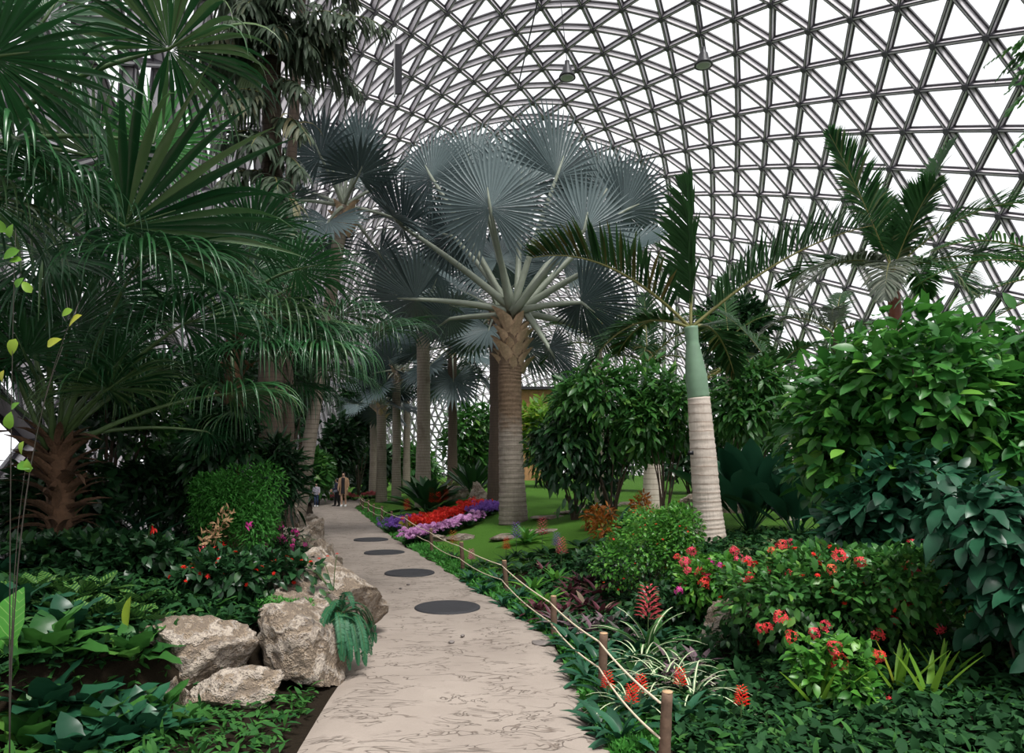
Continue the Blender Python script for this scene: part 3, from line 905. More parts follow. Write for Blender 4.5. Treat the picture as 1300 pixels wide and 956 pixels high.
# ---- fishtail palm with hanging leaflets
b = onp(342, 13.0, -0.05)
t = thing('fishtail_palm', b, 'tall dark fishtail palm with shaggy hanging leaflets', 'palm tree')
tp = W(345, 75, 13)
MB().add(*trunk_geo([b, W(345, 300, 13), tp], [0.24, 0.2, 0.16], 12, 0.06, 22, 0.03)).build('trunk', M_dtrunk, t, origin=b)
for i in range(9):      # green leaf sheaths hanging beside the trunk
    x = -0.62 + 0.055 * i
    MB().add(*tube(bez(tp + [x * 0.3, -.1, -.1], tp + [x, -.2, -.3], tp + [x * 1.05, -.2, -1.35 - 0.1 * rng.random()], 7), [.03, .035, .035, .035, .034, .03, .012], 6)).build('hanging_fruit_string', M_livp, t, origin=b)
for i, (ax, L) in enumerate([((.7, -.2, .7), 1.9), ((-.7, -.2, .6), 1.7), ((.1, -.5, .9), 1.8), ((.9, .2, .3), 1.8), ((-.9, .2, .4), 1.6), ((.4, .5, .9), 2.0), ((-.3, .4, .9), 1.9), ((1, -.2, .75), 2.5), ((.3, -.8, .2), 1.4), ((-.2, -.8, .3), 1.4), ((.75, -.5, .1), 1.3), ((-.6, -.6, .1), 1.2), ((.9, -.4, .5), 2.0), ((-.4, -.7, .5), 1.8), ((.5, -.8, .5), 1.7), ((0, -.9, .3), 1.3), ((1, .1, .1), 1.6)]):
    frond_pin(t, b, tp + [0, 0, -0.2 + 0.05 * i], ax, L, M_cary, M_rib, droop=1.3, n=44, ll=0.8, lw=0.055, vee=-0.3, jit=0.38, ldroop=2.0, a0=75, a1=40, K=4)
for i in range(16):
    a = i * 2.2
    frond_pin(t, b, W(345, 110 + 16 * i, 13), (math.cos(a), -0.7, 0.2), 1.2, M_cary, M_rib, droop=1.6, n=34, ll=0.7, lw=0.055, jit=0.4, vee=-0.3, ldroop=2.0, a0=75, a1=40, K=4)
b = onp(366, 15.0, -0.05)
t = thing('fishtail_palm', b, 'fishtail palm with feathery dark crown high under the vault', 'palm tree')
tp = W(385, -40, 15)
MB().add(*trunk_geo([b, W(364, 300, 15), tp], [0.14, 0.11, 0.09], 10, 0.06, 26, 0.03)).build('trunk', M_dtrunk, t, origin=b)
for i, (ax, L) in enumerate([((.9, -.1, .3), 2.2), ((-.8, -.1, .3), 1.6), ((.8, -.5, .2), 1.8), ((-.4, -.6, .3), 1.4), ((.1, .3, 1), 1.4), ((-.9, .3, 0), 1.5), ((.6, .5, .3), 1.4)]):
    frond_pin(t, b, tp, ax, L, M_cary, M_rib, droop=1.4, n=44, ll=0.7, lw=0.05, jit=0.38, vee=-0.2, ldroop=2.0, a0=70, a1=35, K=4)

# ---- white-trunked feather palm right of the path
b = onp(902, 13.0, -0.05)
t = thing('feather_palm', b, 'feather palm with white ringed trunk and long green crownshaft behind the red flowers', 'palm tree')
MB().add(*trunk_geo([b, W(896, 620, 13), W(887, 505, 13)], [0.30, 0.255, 0.235, 0.2], 20, 0.035, 26, 0.01, 100)).build('trunk', M_white, t, origin=b)
MB().add(*trunk_geo([W(887, 506, 13), W(881, 455, 13), W(877, 415, 13)], [0.195, 0.2, 0.16, 0.115, 0.13], 16, 0, 1, 0.005, 30)).build('crownshaft', M_shaft, t, origin=b)
tp = W(877, 417, 13)
for ax, L, dr, vee, ro, ll, a0, a1 in [((.74, -.12, .66), 3.6, .5, .95, 0, 1.0, 58, 22), ((-.74, -.2, .68), 3.35, .85, .9, 0, 1.0, 58, 22), ((.03, .1, 1), 2.85, .12, .55, 1.0, .95, 40, 16),
                               ((-.9, -.25, .36), 2.4, 1.9, .3, 0, .7, 60, 25), ((.55, .75, .35), 2.6, 1.4, .2, 0, .8, 60, 25), ((-.35, .85, .5), 2.7, 1.1, .3, 0, .8, 60, 25)]:
    frond_pin(t, b, tp, ax, L, M_feath, M_rib, droop=dr, n=58, ll=ll, lw=0.058, vee=vee, ldroop=0.3, roll=ro, r0=0.035, start=0.16, a0=a0, a1=a1, K=3, jit=0.09)
lab = MB(); lab.add(*box(W(877, 575, 12.74), (.05, 0, 0), (0, .004, 0), (0, 0, .035)))
lab.build('plant_tag', plain('black_tag', (0.01, 0.01, 0.012), 0.4), t, origin=b)


def feather_palm(name, label, px, d, top_py, fronds, dpx=0, r=0.12, tk=None, mat=None, shaft=0.0, ll=0.7, lw=0.045, n=40, base_px=None, group=None, ldroop=0.6, smat=None):
    b = onp(base_px or px, d, -0.05)
    t = thing(name, b, label, 'palm tree', group)
    tp = W(px + dpx, top_py, d); sb = tp - nrm(tp - b) * shaft
    MB().add(*trunk_geo([b, (b + sb) / 2 + [0.06, 0, 0], sb], [r * 1.35, r, r * 0.9], 14, 0.05, 30, 0.015)).build('trunk', tk or M_white, t, origin=b)
    if shaft: MB().add(*trunk_geo([sb, (sb + tp) / 2, tp], [r * 1.0, r, r * 0.55], 12, 0, 1, 0.005, 20)).build('crownshaft', smat or M_shaft, t, origin=b)
    for q in fronds:
        ax, L, dr = q[:3]
        frond_pin(t, b, tp, ax, L, q[3] if len(q) > 3 else (mat or M_feath), M_rib, droop=dr, n=n, ll=ll, lw=lw, vee=0.3, ldroop=ldroop, r0=0.025)
    return t


feather_palm('feather_palm', 'short feather palm with pale stout trunk above the clipped bush', 822, 21.5, 460,
             [((-.6, -.3, .8), 2.3, 1.2), ((.6, -.3, .8), 2.3, 1.2), ((0, .2, 1), 2.2, .3), ((-.9, .2, .5), 2.2, 1.6), ((.9, .2, .5), 2.2, 1.6), ((-.2, -.8, .6), 1.8, 1.5), ((.3, .8, .7), 2.2, 1.2)], base_px=828, r=0.24, shaft=1.3)
M_red = plain('red_brown_crownshaft', (0.22, 0.06, 0.03), 0.5, 0, 0.4, 6)
feather_palm('coconut_palm', 'tall thin coconut palm with spreading feather crown against the roof lattice', 1133, 20, 345,
             [((-.42, -.1, .9), 4.2, .25), ((.36, 0, .93), 4.0, .35), ((-.05, .3, 1), 2.6, .2), ((.62, -.3, .75), 4.6, 1.3), ((.95, -.1, .35), 4.2, .8, M_feath2), ((-.8, -.3, .3), 3.6, 1.4, M_feathg),
              ((-.5, -.8, .2), 3.0, 1.7, M_feathg), ((.3, -.9, .2), 2.8, 1.7), ((.6, .6, .4), 3.5, 1.0), ((-.6, .6, .5), 3.4, 1.0), ((.15, -.4, .9), 2.4, .5)],
             base_px=1152, r=0.17, shaft=1.6, mat=M_feath2, ll=1.15, lw=0.056, n=84, smat=M_red)
feather_palm('feather_palm', 'feather palm with leaning pale trunk and yellow-tipped frond near the paddle-leaf clump', 985, 17, 476,
             [((-.9, -.2, .35), 1.9, 1.0, leafmat('yellowing_feather', (0.05, 0.09, 0.02), (0.30, 0.21, 0.03), None, 0.5, 0.2)), ((.6, .2, .8), 2.0, 1.3), ((-.4, .3, .9), 2.2, .6), ((.2, -.6, .7), 1.8, 1.5), ((.85, -.1, .3), 1.8, 1.5), ((-.5, -.5, .6), 1.8, 1.6)],
             base_px=1004, r=0.18, shaft=0.7)
feather_palm('feather_palm', 'grey-green feather palm drooping in front of the lower roof lattice', 1060, 23, 425,
             [((-.8, -.2, .55), 3.0, 1.4, M_feathg), ((.8, -.2, .5), 2.8, 1.5), ((-.3, -.6, .6), 2.6, 1.6, M_feathg), ((.3, .5, .9), 2.8, .8), ((-.5, .5, .8), 2.8, .9), ((.5, -.7, .4), 2.5, 1.6, M_feathg)], r=0.15, tk=M_dtrunk)
feather_palm('coconut_palm', 'coconut palm at the hall side whose blue-green fronds reach in beside the bright shrub', 1385, 15, 360,
             [((-.85, -.1, .55), 4.2, 1.0), ((-.95, -.2, .15), 3.8, .9), ((-.7, .4, .6), 3.6, 1.2), ((0, 0, 1), 3, .4), ((-.8, .3, -.1), 3.0, 1.0)], r=0.16, tk=M_dtrunk, mat=M_feath2)
feather_palm('feather_palm', 'small green feather palm behind the pale stout-trunked palm', 760, 25, 440,
             [((-.7, -.3, .7), 2.6, 1.3), ((.7, -.3, .7), 2.6, 1.3), ((0, .3, 1), 2.4, .4), ((.8, .4, .4), 2.4, 1.4), ((-.8, .4, .4), 2.4, 1.4)], r=0.13, tk=M_gtrunk)
feather_palm('feather_palm', 'green feather palm standing behind the white-trunked palm', 925, 26, 430,
             [((-.7, -.3, .7), 2.8, 1.3), ((.7, -.3, .7), 2.8, 1.3), ((0, .3, 1), 2.6, .4), ((.8, .4, .4), 2.4, 1.4), ((-.8, .4, .4), 2.4, 1.4)], r=0.14, tk=M_gtrunk, mat=M_feath2)

# ------------------------------------------------------------------ shrubs and bedding
M_bright = leafmat('bright_green_leaf', (0.03, 0.13, 0.02), (0.09, 0.27, 0.035), (0.2, 0.4, 0.06), 0.35, 0.28, 0.5)
M_mid = leafmat('mid_green_leaf', (0.02, 0.085, 0.02), (0.06, 0.19, 0.035), (0.14, 0.28, 0.05), 0.36, 0.22)
M_dark = leafmat('dark_green_leaf', (0.008, 0.035, 0.012), (0.022, 0.075, 0.024), (0.05, 0.13, 0.03), 0.34, 0.12, 0.55)
M_blue = leafmat('glossy_blue_green_leaf', (0.008, 0.045, 0.022), (0.024, 0.10, 0.05), None, 0.36, 0.08, 0.5)
M_bank = leafmat('bank_shrub_leaf', (0.014, 0.085, 0.018), (0.065, 0.23, 0.035), (0.17, 0.38, 0.05), 0.36, 0.22, 0.55)
M_carp = leafmat('ground_cover_leaf', (0.008, 0.035, 0.012), (0.022, 0.08, 0.024), (0.05, 0.13, 0.03), 0.7, 0.12, 0.2)
M_carpm = leafmat('green_ground_cover_leaf', (0.015, 0.07, 0.018), (0.05, 0.16, 0.03), None, 0.65, 0.2, 0.25)
M_lime = leafmat('lime_leaf', (0.08, 0.22, 0.025), (0.20, 0.36, 0.04), (0.42, 0.38, 0.04), 0.4, 0.35)
M_fern = leafmat('fern_green', (0.03, 0.15, 0.02), (0.07, 0.28, 0.04), None, 0.6, 0.2)
M_fernb = leafmat('hanging_fern_green', (0.012, 0.075, 0.035), (0.03, 0.14, 0.06), None, 0.5, 0.15)
M_burg = leafmat('burgundy_leaf', (0.045, 0.012, 0.02), (0.13, 0.035, 0.05), (0.35, 0.27, 0.18), 0.35, 0.12, 0.6)
M_mauve = leafmat('mauve_green_leaf', (0.03, 0.09, 0.04), (0.2, 0.11, 0.15), (0.42, 0.32, 0.3), 0.32, 0.1, 0.6)
M_olive = leafmat('olive_grass_leaf', (0.06, 0.11, 0.025), (0.17, 0.2, 0.06), None, 0.5, 0.2)
M_orange = leafmat('orange_croton_leaf', (0.25, 0.06, 0.01), (0.42, 0.16, 0.02), (0.12, 0.16, 0.03), 0.5, 0.2)
M_fred = leafmat('red_petal', (0.55, 0.012, 0.008), (0.78, 0.03, 0.015), None, 0.55, 0.25)
M_fcoral = leafmat('coral_petal', (0.72, 0.05, 0.03), (0.8, 0.07, 0.16), (0.85, 0.2, 0.05), 0.55, 0.25)
M_fpink = leafmat('magenta_petal', (0.68, 0.03, 0.28), (0.8, 0.08, 0.42), None, 0.55, 0.25)
M_flil = leafmat('lilac_petal', (0.45, 0.16, 0.42), (0.68, 0.38, 0.62), None, 0.6, 0.2)
M_fpur = leafmat('violet_petal', (0.13, 0.05, 0.32), (0.26, 0.12, 0.5), None, 0.6, 0.2)
M_fyel = leafmat('yellow_green_petal', (0.24, 0.26, 0.02), (0.42, 0.36, 0.03), None, 0.6, 0.2)
M_frose = leafmat('rose_bract', (0.5, 0.06, 0.08), (0.72, 0.18, 0.2), None, 0.5, 0.2)
M_dry = leafmat('dry_flower_stalk', (0.28, 0.16, 0.08), (0.45, 0.3, 0.16), None, 0.8, 0.05)


def stripes(scale, c, lo=0.5, hi=0.7, herring=0.0):
    """feathered stripes across the leaf blade, slanting from the midrib"""
    def fn(k, col):
        sx = k.n('ShaderNodeSeparateXYZ'); k.l(k.coord('Object'), sx.inputs[0])
        ab = k.math('ABSOLUTE', sx.outputs[0])
        ph = k.math('SUBTRACT', k.math('MULTIPLY', sx.outputs[1], scale), k.math('MULTIPLY', ab, scale * herring))
        w = k.math('ABSOLUTE', k.math('SUBTRACT', k.math('MULTIPLY', k.math('FRACT', ph), 2.0), 1.0))
        mr = k.n('ShaderNodeMapRange'); mr.inputs['From Min'].default_value = lo; mr.inputs['From Max'].default_value = hi
        k.l(w, mr.inputs[0])
        return k.mix(mr.outputs[0], col, c)
    return fn


def edge_stripe(w, c, inside=False):
    """pale margin (or pale middle) along a strap leaf; w is the half width in leaf lengths"""
    def fn(k, col):
        sx = k.n('ShaderNodeSeparateXYZ'); k.l(k.coord('Object'), sx.inputs[0])
        ab = k.math('ABSOLUTE', sx.outputs[0])
        mr = k.n('ShaderNodeMapRange'); mr.inputs['From Min'].default_value = w; mr.inputs['From Max'].default_value = w * 1.25
        k.l(ab, mr.inputs[0])
        f = k.math('SUBTRACT', 1.0, mr.outputs[0]) if inside else mr.outputs[0]
        return k.mix(f, col, c)
    return fn


M_cala = leafmat('striped_calathea_leaf', (0.012, 0.06, 0.015), (0.03, 0.10, 0.025), None, 0.35, 0.15, 0.5, stripes(10.0, (0.12, 0.23, 0.05), 0.55, 0.75, 0.9))
M_vein = leafmat('pale_veined_leaf', (0.05, 0.23, 0.03), (0.09, 0.32, 0.05), None, 0.35, 0.3, 0.5, stripes(15.0, (0.24, 0.45, 0.12), 0.84, 0.98, 0.8))
M_vari = leafmat('cream_edged_leaf', (0.06, 0.12, 0.04), (0.1, 0.17, 0.06), None, 0.45, 0.1, 0.5, edge_stripe(0.032, (0.52, 0.48, 0.27)))
M_lines = leafmat('white_lined_leaf', (0.03, 0.11, 0.03), (0.06, 0.18, 0.04), None, 0.4, 0.2, 0.5, edge_stripe(0.009, (0.55, 0.6, 0.4), True))

T_ov = leaf_tpl(0.48, 4, 0.10, 0.30, 0.85)            # ovate
T_ovl = leaf_tpl(0.52, 3, 0.10, 0.35, 0.8)
T_lan = leaf_tpl(0.30, 3, 0.10, 0.35, 0.85)           # lance
T_far = leaf_tpl(0.46, 2, 0.10, 0.30, 0.9)            # far foliage
T_big = leaf_tpl(0.46, 7, 0.14, 0.35, 0.8, wave=0.25, stalk=0.12)
T_strap = leaf_tpl(0.10, 7, 0.25, 0.75, 0.55, base=0.8)
T_strapn = leaf_tpl(0.045, 8, 0.2, 1.0, 0.5, base=0.8)
T_strapw = leaf_tpl(0.17, 6, 0.25, 0.55, 0.6, base=0.7)
T_paddle = leaf_tpl(0.26, 7, 0.2, 0.22, 1.25, wave=0.1, stalk=0.25)
T_fl5 = flower_tpl(5, 0.5, 0.6, 0.35)
T_fl52 = flower_tpl(6, 0.5, 0.55, 0.25, 2)
T_tiny = flower_tpl(4, 0.5, 0.7, 0.5)
T_clu = cluster_tpl(16, 0.36, 0.32)
T_spk = spike_tpl(40, 0.3, 0.2, 0.6)
T_spkw = spike_tpl(60, 0.6, 0.34, 0.55)


def bl(px0, px1, py0, py1, d, th, sub=5, d0=None):
    """base on the ground under a photo box and lumpy blobs that fill it"""
    cx = (px0 + px1) / 2
    b = onp(cx, d, -0.02)
    a, c = W(px0, py1, d), W(px1, py0, d)
    z0 = max(a[2] - b[2], 0.0); z1 = c[2] - b[2]
    w, h = (c[0] - a[0]) / 2, (z1 - z0) / 2
    out = [((0, 0, (z0 + z1) / 2), (w * 0.72, th * 0.7, h * 0.86))]
    for i in range(sub):
        an = rng.random() * 6.28; q = rng.random() * 2 - 1
        out.append(((math.cos(an) * w * 0.55, math.sin(an) * th * 0.5, (z0 + z1) / 2 + q * h * 0.45), (w * 0.45, th * 0.5, h * 0.5)))
    return b, out


def bush(name, label, box_, d, th, n, tpl, size, mat, stem=None, sub=5, **kw):
    b, bb = bl(*box_, d, th, sub)
    return shrub(name, label, 'shrub' if 'cat' not in kw else kw.pop('cat'), b, bb, n, tpl, size, mat, stem or M_stemb, **kw)


# ---- right-hand planting, from near to far
bush('hibiscus_bush', 'dark glossy hibiscus bush with toothed blue-green leaves at the edge of the bed', (1170, 1440, 590, 1010), 5.5, 0.8, 1300, leaf_tpl(0.52, 5, 0.12, 0.45, 0.7, wave=0.25), 0.2, M_blue, sub=6, own=230, droop=0.6, flat=0.45, stems=8, stem_r=0.014)
bush('flowering_shrub', 'large shrub of bright green pointed leaves filling the bank above the red flowers', (1000, 1400, 380, 860), 8.2, 1.5, 7500, T_ov, 0.21, M_bank, sub=18, own=300, droop=0.3, spread=0.9, stems=14, stem_r=0.02)
bush('green_shrub', 'darker glossy shrub filling the foot of the bright bank behind the hibiscus', (1030, 1340, 560, 800), 7.3, 0.7, 2200, T_ov, 0.19, M_blue, sub=9, own=120, droop=0.4, stems=8)
bush('green_shrub', 'green shrub leaning out of the bright bank beside the paddle-leaf clump', (985, 1150, 455, 690), 9.6, 0.9, 1000, T_ov, 0.2, M_mid, sub=5, own=90, droop=0.35, stems=8)
bush('bougainvillea_bush', 'low leafy bush covered with coral red flower heads in front of the white trunk', (868, 1235, 682, 930), 6.6, 1.0, 5600, T_ovl, 0.095, M_mid, M_stemg, sub=8, own=220, droop=0.1, stems=14, stem_r=0.008, fl_parts=True,
     flower=[(T_clu, 48, 0.15, M_fcoral, 'flower_head', 0.6), (T_fl52, 40, 0.07, M_fred, 'flower', 0.5)])
bush('bougainvillea_bush', 'sprig of coral red flowers low in the bed by the upright strap leaves', (1000, 1130, 800, 930), 5.6, 0.35, 420, T_ovl, 0.1, M_bright, M_stemg, sub=3, own=60, stems=6, stem_r=0.006, fl_parts=True,
     flower=[(T_clu, 7, 0.15, M_fcoral, 'flower_head', 0.6)])
bush('bougainvillea_bush', 'smaller flowering bush with pink-red heads between boulder and white trunk', (838, 960, 700, 790), 8.3, 0.5, 1800, T_ovl, 0.09, M_bright, M_stemg, sub=6, own=90, droop=0.1, stems=8, stem_r=0.008, fl_parts=True,
     flower=[(T_clu, 22, 0.15, M_fcoral, 'flower_head', 0.6), (T_clu, 8, 0.13, M_fpink, 'flower_head', 0.6)])
bush('clipped_bush', 'rounded light green small-leaved bush dotted with tiny red flowers beside the path planting', (748, 892, 632, 790), 9.6, 0.75, 5200, T_ovl, 0.062, M_bright, M_stemb, sub=7, own=120, stems=12, stem_r=0.01, inner=0.6,
     flower=[(T_tiny, 60, 0.035, M_fred, 'flower', 0.4)])
bush('green_shrub', 'tall dark-leaved shrub on thin stems next to the great silver palm', (668, 792, 505, 672), 18.5, 1.1, 1700, leaf_tpl(0.36, 3, 0.1, 0.5, 0.8), 0.3, M_dark, sub=7, own=60, droop=0.7, stems=10, stem_r=0.025)
bush('green_shrub', 'lighter leafy shrub rising behind the dark-leaved shrub', (690, 862, 445, 612), 18.2, 1.1, 2300, T_lan, 0.32, M_mid, sub=8, own=40, droop=0.4, stems=8, stem_r=0.03)
bush('green_shrub', 'leafy shrub with long leaves right behind the white trunk', (885, 1010, 445, 590), 15.8, 0.9, 2000, T_lan, 0.28, M_mid, sub=7, own=40, droop=0.45, stems=8, stem_r=0.025)
bush('green_shrub', 'leafy shrub around the pale stout-trunked palm', (785, 900, 460, 592), 17.5, 0.9, 1600, T_lan, 0.3, M_mid, sub=6, own=30, droop=0.45, stems=8, stem_r=0.025)
bush('dark_tree', 'dense dark evergreen tree below the roof lattice', (868, 985, 360, 520), 31, 2.0, 3000, T_far, 0.36, M_dark, sub=8, cat='tree', stems=5, stem_r=0.06)

# paddle-leaf and strap-leaf clumps
rosette('bird_of_paradise', 'clump of tall dark paddle-shaped leaves behind the cream-edged succulents', 'plant', onp(952, 14.0), 40, 2.35, M_blue, T_paddle, e0=87, e1=40)
rosette('bird_of_paradise', 'smaller paddle-leaf clump leaning from the bright shrub', 'plant', onp(1012, 13.2), 20, 1.9, M_blue, T_paddle, e0=84, e1=30)
for px, d, n, lb in ((940, 11.6, 26, 'cream-edged agave with curling tips close to the white trunk'), (985, 11.8, 26, 'cream-edged agave with curling tips close to the bright shrub')):
    rosette('agave', lb, 'plant', onp(px, d), n, 0.62, M_vari, leaf_tpl(0.10, 7, 0.3, 1.5, 0.5, base=0.9), 'cream-edged agaves under the paddle leaves', e0=80, e1=20)
rosette('spider_plant', 'white-striped arching strap plant beside the boulder', 'plant', onp(955, 9.6), 22, 0.7, M_lines, T_strap, e0=80, e1=25)
rosette('cycad', 'dark spiky clump of blade leaves beside the yellow bedding flowers', 'plant', onp(543, 27), 46, 2.1, M_dark, T_paddle, e0=86, e1=12)
rosette('bird_of_paradise', 'upright dark strap-leaf clump behind the pale boulder', 'plant', onp(600, 31), 30, 2.3, M_dark, leaf_tpl(0.16, 6, 0.2, 0.25, 1.1, stalk=0.2), e0=88, e1=35)
rosette('grass_tuft', 'tawny grass tuft behind the dark spiky clump', 'plant', onp(572, 33), 60, 2.4, M_olive, T_strapn, e0=85, e1=40)
rosette('fern', 'bright green bird-nest fern at the foot of the great silver palm', 'plant', onp(668, 16.2), 20, 0.85, M_bright, T_strapw, e0=80, e1=15)
rosette('agave', 'single upright blue-green strap rosette beside the orange croton', 'plant', onp(785, 15.5), 12, 1.25, M_blue, T_strap, e0=85, e1=45)
for px, d, s in ((766, 15.0, .5), (812, 17.5, .5), (752, 16.5, .4)):
    b = onp(px, d)
    shrub('croton', 'orange-leaved croton on the lawn edge', 'shrub', b, [((0, 0, s * 0.5), (s * .55, s * .55, s * .6)), ((.1, 0, s), (s * .25, s * .25, s * .4))], 260, T_lan, 0.13, M_orange, M_stemb, group='orange crotons by the lawn')

# bedding rosettes between rope and clipped bush
RB = [  # px, depth, leaves, length, material, template, label, name
    (692, 9.9, 18, .40, M_bright, T_strapw, 'bright green bromeliad rosette just behind the rope', 'bromeliad'), (676, 11.0, 16, .42, M_bright, T_strapw, 'bright green bromeliad rosette just behind the rope', 'bromeliad'),
    (706, 11.6, 16, .40, M_bright, T_strapw, 'bright green bromeliad rosette just behind the rope', 'bromeliad')]
GB, GM, GD = 'burgundy rosettes along the rope', 'mauve and green rosettes along the rope', 'dark green strap plants along the rope edge'
LB, LM, LD = 'burgundy rosette plant with glossy pointed leaves behind the rope', 'mauve-tinged rosette plant with broad glossy leaves by the rope', 'dark green strap-leaf plant spilling towards the path edge'
for px, d, L in ((726, 10.2, .36), (742, 9.6, .36), (758, 10.4, .36), (738, 11.2, .34), (716, 9.4, .32), (764, 9.2, .32), (700, 9.1, .3), (682, 9.6, .3), (748, 10.9, .36), (722, 10.8, .32), (690, 12.6, .3)):
    RB.append((px, d, 18, L, M_burg, leaf_tpl(0.2, 5, 0.2, 0.55, 0.65, base=0.5), LB, 'tradescantia'))
for px, d, L in ((752, 8.3, .34), (772, 8.5, .34), (735, 8.5, .3), (790, 8.0, .3), (838, 6.4, .3), (868, 6.3, .3), (850, 6.9, .28), (822, 6.15, .26), (886, 6.8, .28), (712, 8.8, .28), (880, 6.1, .28)):
    RB.append((px, d, 15, L, M_mauve, leaf_tpl(0.24, 5, 0.2, 0.5, 0.7, base=0.4), LM, 'tradescantia'))
for px, d, L in ((668, 9.5, .3), (696, 8.7, .3), (722, 8.05, .34), (738, 7.5, .36), (758, 7.1, .36), (772, 7.6, .36), (748, 6.6, .34), (790, 6.9, .36), (805, 7.4, .36), (640, 10.3, .3), (614, 11.4, .3), (660, 10.6, .3), (800, 6.3, .36), (776, 6.0, .34),
                 (598, 12.4, .34), (632, 12.0, .34), (764, 5.5, .34), (700, 10.2, .3), (800, 8.6, .34), (830, 7.6, .36), (820, 5.6, .36), (870, 5.5, .36), (790, 5.2, .36)):
    RB.append((px, d, 16, L, M_blue, leaf_tpl(0.2, 5, 0.2, 0.7, 0.7, base=0.4, stalk=0.1), LD, 'strap_plant'))
for px, d, n, L, m, tp_, lb, nm in RB:
    gp = {LB: GB, LM: GM, LD: GD}.get(lb, 'bright bromeliads behind the rope')
    near_ = 'by the rope, level with the slate slab' if 7.6 < d < 9.2 else 'by the rope near the red-starred bromeliads' if 5.7 <= d <= 7.6 else 'at the front end of the rope' if d < 5.7 else 'by the rope past the slate slab' if d < 10.5 else 'by the rope across from the round covers'
    lb = {LB: 'burgundy rosette plant ', LM: 'mauve-tinged rosette plant ', LD: 'dark green strap-leaf plant '}.get(lb, 'bright green bromeliad rosette ') + near_
    rosette(nm, lb, 'plant', onp(px, d), int(n * 1.2), L * 1.5, m, tp_, gp + ' ' + near_, e0=78, e1=8)
for px, d, L in ((840, 6.2, .75), (856, 6.5, .7), (815, 6.9, .7), (880, 5.9, .7), (800, 5.75, .6)):
    rosette('spider_plant', 'arching white-lined grassy plant between rope and boulder', 'plant', onp(px, d), 26, L, M_lines, T_strapn, 'white-lined grassy plants by the boulder', e0=85, e1=20)
rosette('ginger_plant', 'arching plant with a feathery coral flower plume beside the clipped bush', 'plant', onp(822, 7.4), 12, 0.95, M_lines, T_strap, e0=85, e1=35, spike=(T_spkw, M_frose, 0.72, 0.2))
for px, d in ((770, 5.9), (812, 5.75), (800, 5.5), (862, 5.9), (940, 5.35)):
    rosette('bromeliad', 'small bromeliad with a star of red bracts near the rope end', 'plant', onp(px, d), 14, 0.3, M_lines, T_strap, 'red-starred bromeliads near the rope', e0=75, e1=15, spike=(T_spkw, M_fred, 0.3, 0.2))
for px, d, m, h, lb in ((575, 15.0, M_orange, .62, 'bromeliad with an orange flower spike by the flat stone'), (642, 14.2, M_fred, .5, 'bromeliad with a scarlet flower spike under the silver palm'),
                        (655, 14.8, M_fpur, .7, 'bromeliad with a violet flower spike under the silver palm'), (688, 14.6, M_frose, .75, 'bromeliad with a tall rose flower spike by the bird-nest fern'),
                        (706, 13.6, M_fpur, .55, 'bromeliad with a short violet flower spike in the middle bed'), (712, 12.6, M_frose, .6, 'bromeliad with a dusky pink flower spike in the middle bed'), (598, 13.4, M_fpink, .42, 'bromeliad with a pink flower spike close to the rope')):
    rosette('bromeliad', lb, 'plant', onp(px, d), 16, 0.42, M_dark, T_strapw, e0=70, e1=12, spike=(T_spkw, m, h, 0.2))
for px, d, L in ((742, 12.4, .6), (765, 12.8, .6), (720, 13.4, .55), (700, 13.9, .55), (690, 13.0, .5), (738, 14.2, .6), (662, 12.9, .45), (640, 13.3, .45), (760, 14.0, .55), (672, 14.0, .5), (614, 13.9, .4)):
    rosette('broadleaf_plant', 'broad dark leafy plant carpeting the middle bed', 'plant', onp(px, d), 15, L, M_dark, leaf_tpl(0.34, 5, 0.15, 0.6, 0.8, stalk=0.25), 'broadleaf plants in the middle bed', e0=75, e1=15)
for px, d, L, lb in ((1040, 5.45, .62, 'sword-leaf plant beside the low coral flower sprig'), (1140, 5.5, .6, 'upright sword-leaf plant under the red-flowered bush'), (1180, 5.3, .6, 'broad sword-leaf plant in front of the hibiscus'), (1195, 5.6, .5, 'short sword-leaf plant tucked under the hibiscus')):
    rosette('sword_leaf_plant', lb, 'plant', onp(px, d), 6, L, M_lime, leaf_tpl(0.12, 6, 0.15, 0.15, 0.7, base=0.7), 'sword-leaf plants below the red flowers', e0=86, e1=50)
bush('filler_bush', 'dark undergrowth bush under the red-flowered bush', (880, 1250, 790, 1010), 6.9, 0.7, 1500, T_ovl, 0.1, M_dark, sub=6, stems=8)
bush('filler_bush', 'low dark leafy carpet at the foot of the clipped bush', (780, 930, 735, 830), 8.4, 0.5, 1000, T_ovl, 0.09, M_dark, sub=5, stems=6)
bush('filler_bush', 'dark leafy carpet behind the burgundy rosettes', (730, 860, 690, 770), 10.9, 0.6, 1000, T_ovl, 0.10, M_dark, sub=5, stems=6)

# low ground cover along the right path edge
mb = MB(); n = 11000
y = 5.0 + 29 * rng.random(n) ** 1.7; x = XR(y) + 0.03 + np.abs(rng.normal(size=n)) * 0.28 * (0.6 + y / 25)
pos = np.stack([x, y, G(x, y) - 0.005], 1)
d = nrm(rng.normal(size=(n, 3)) * [.6, .6, .15] + [-.15, 0, 0.55])
scatter(mb, leaf_tpl(0.3, 2, 0.1, 0.6, 0.8), pos, frames(d, nrm(rng.normal(size=(n, 3)) + [0, -.5, .5])), 0.07 + 0.06 * rng.random(n))
tag(mb.build('mossy_border', M_fern), 'low mossy green border along the rope side of the path', 'ground cover', None, 'stuff')

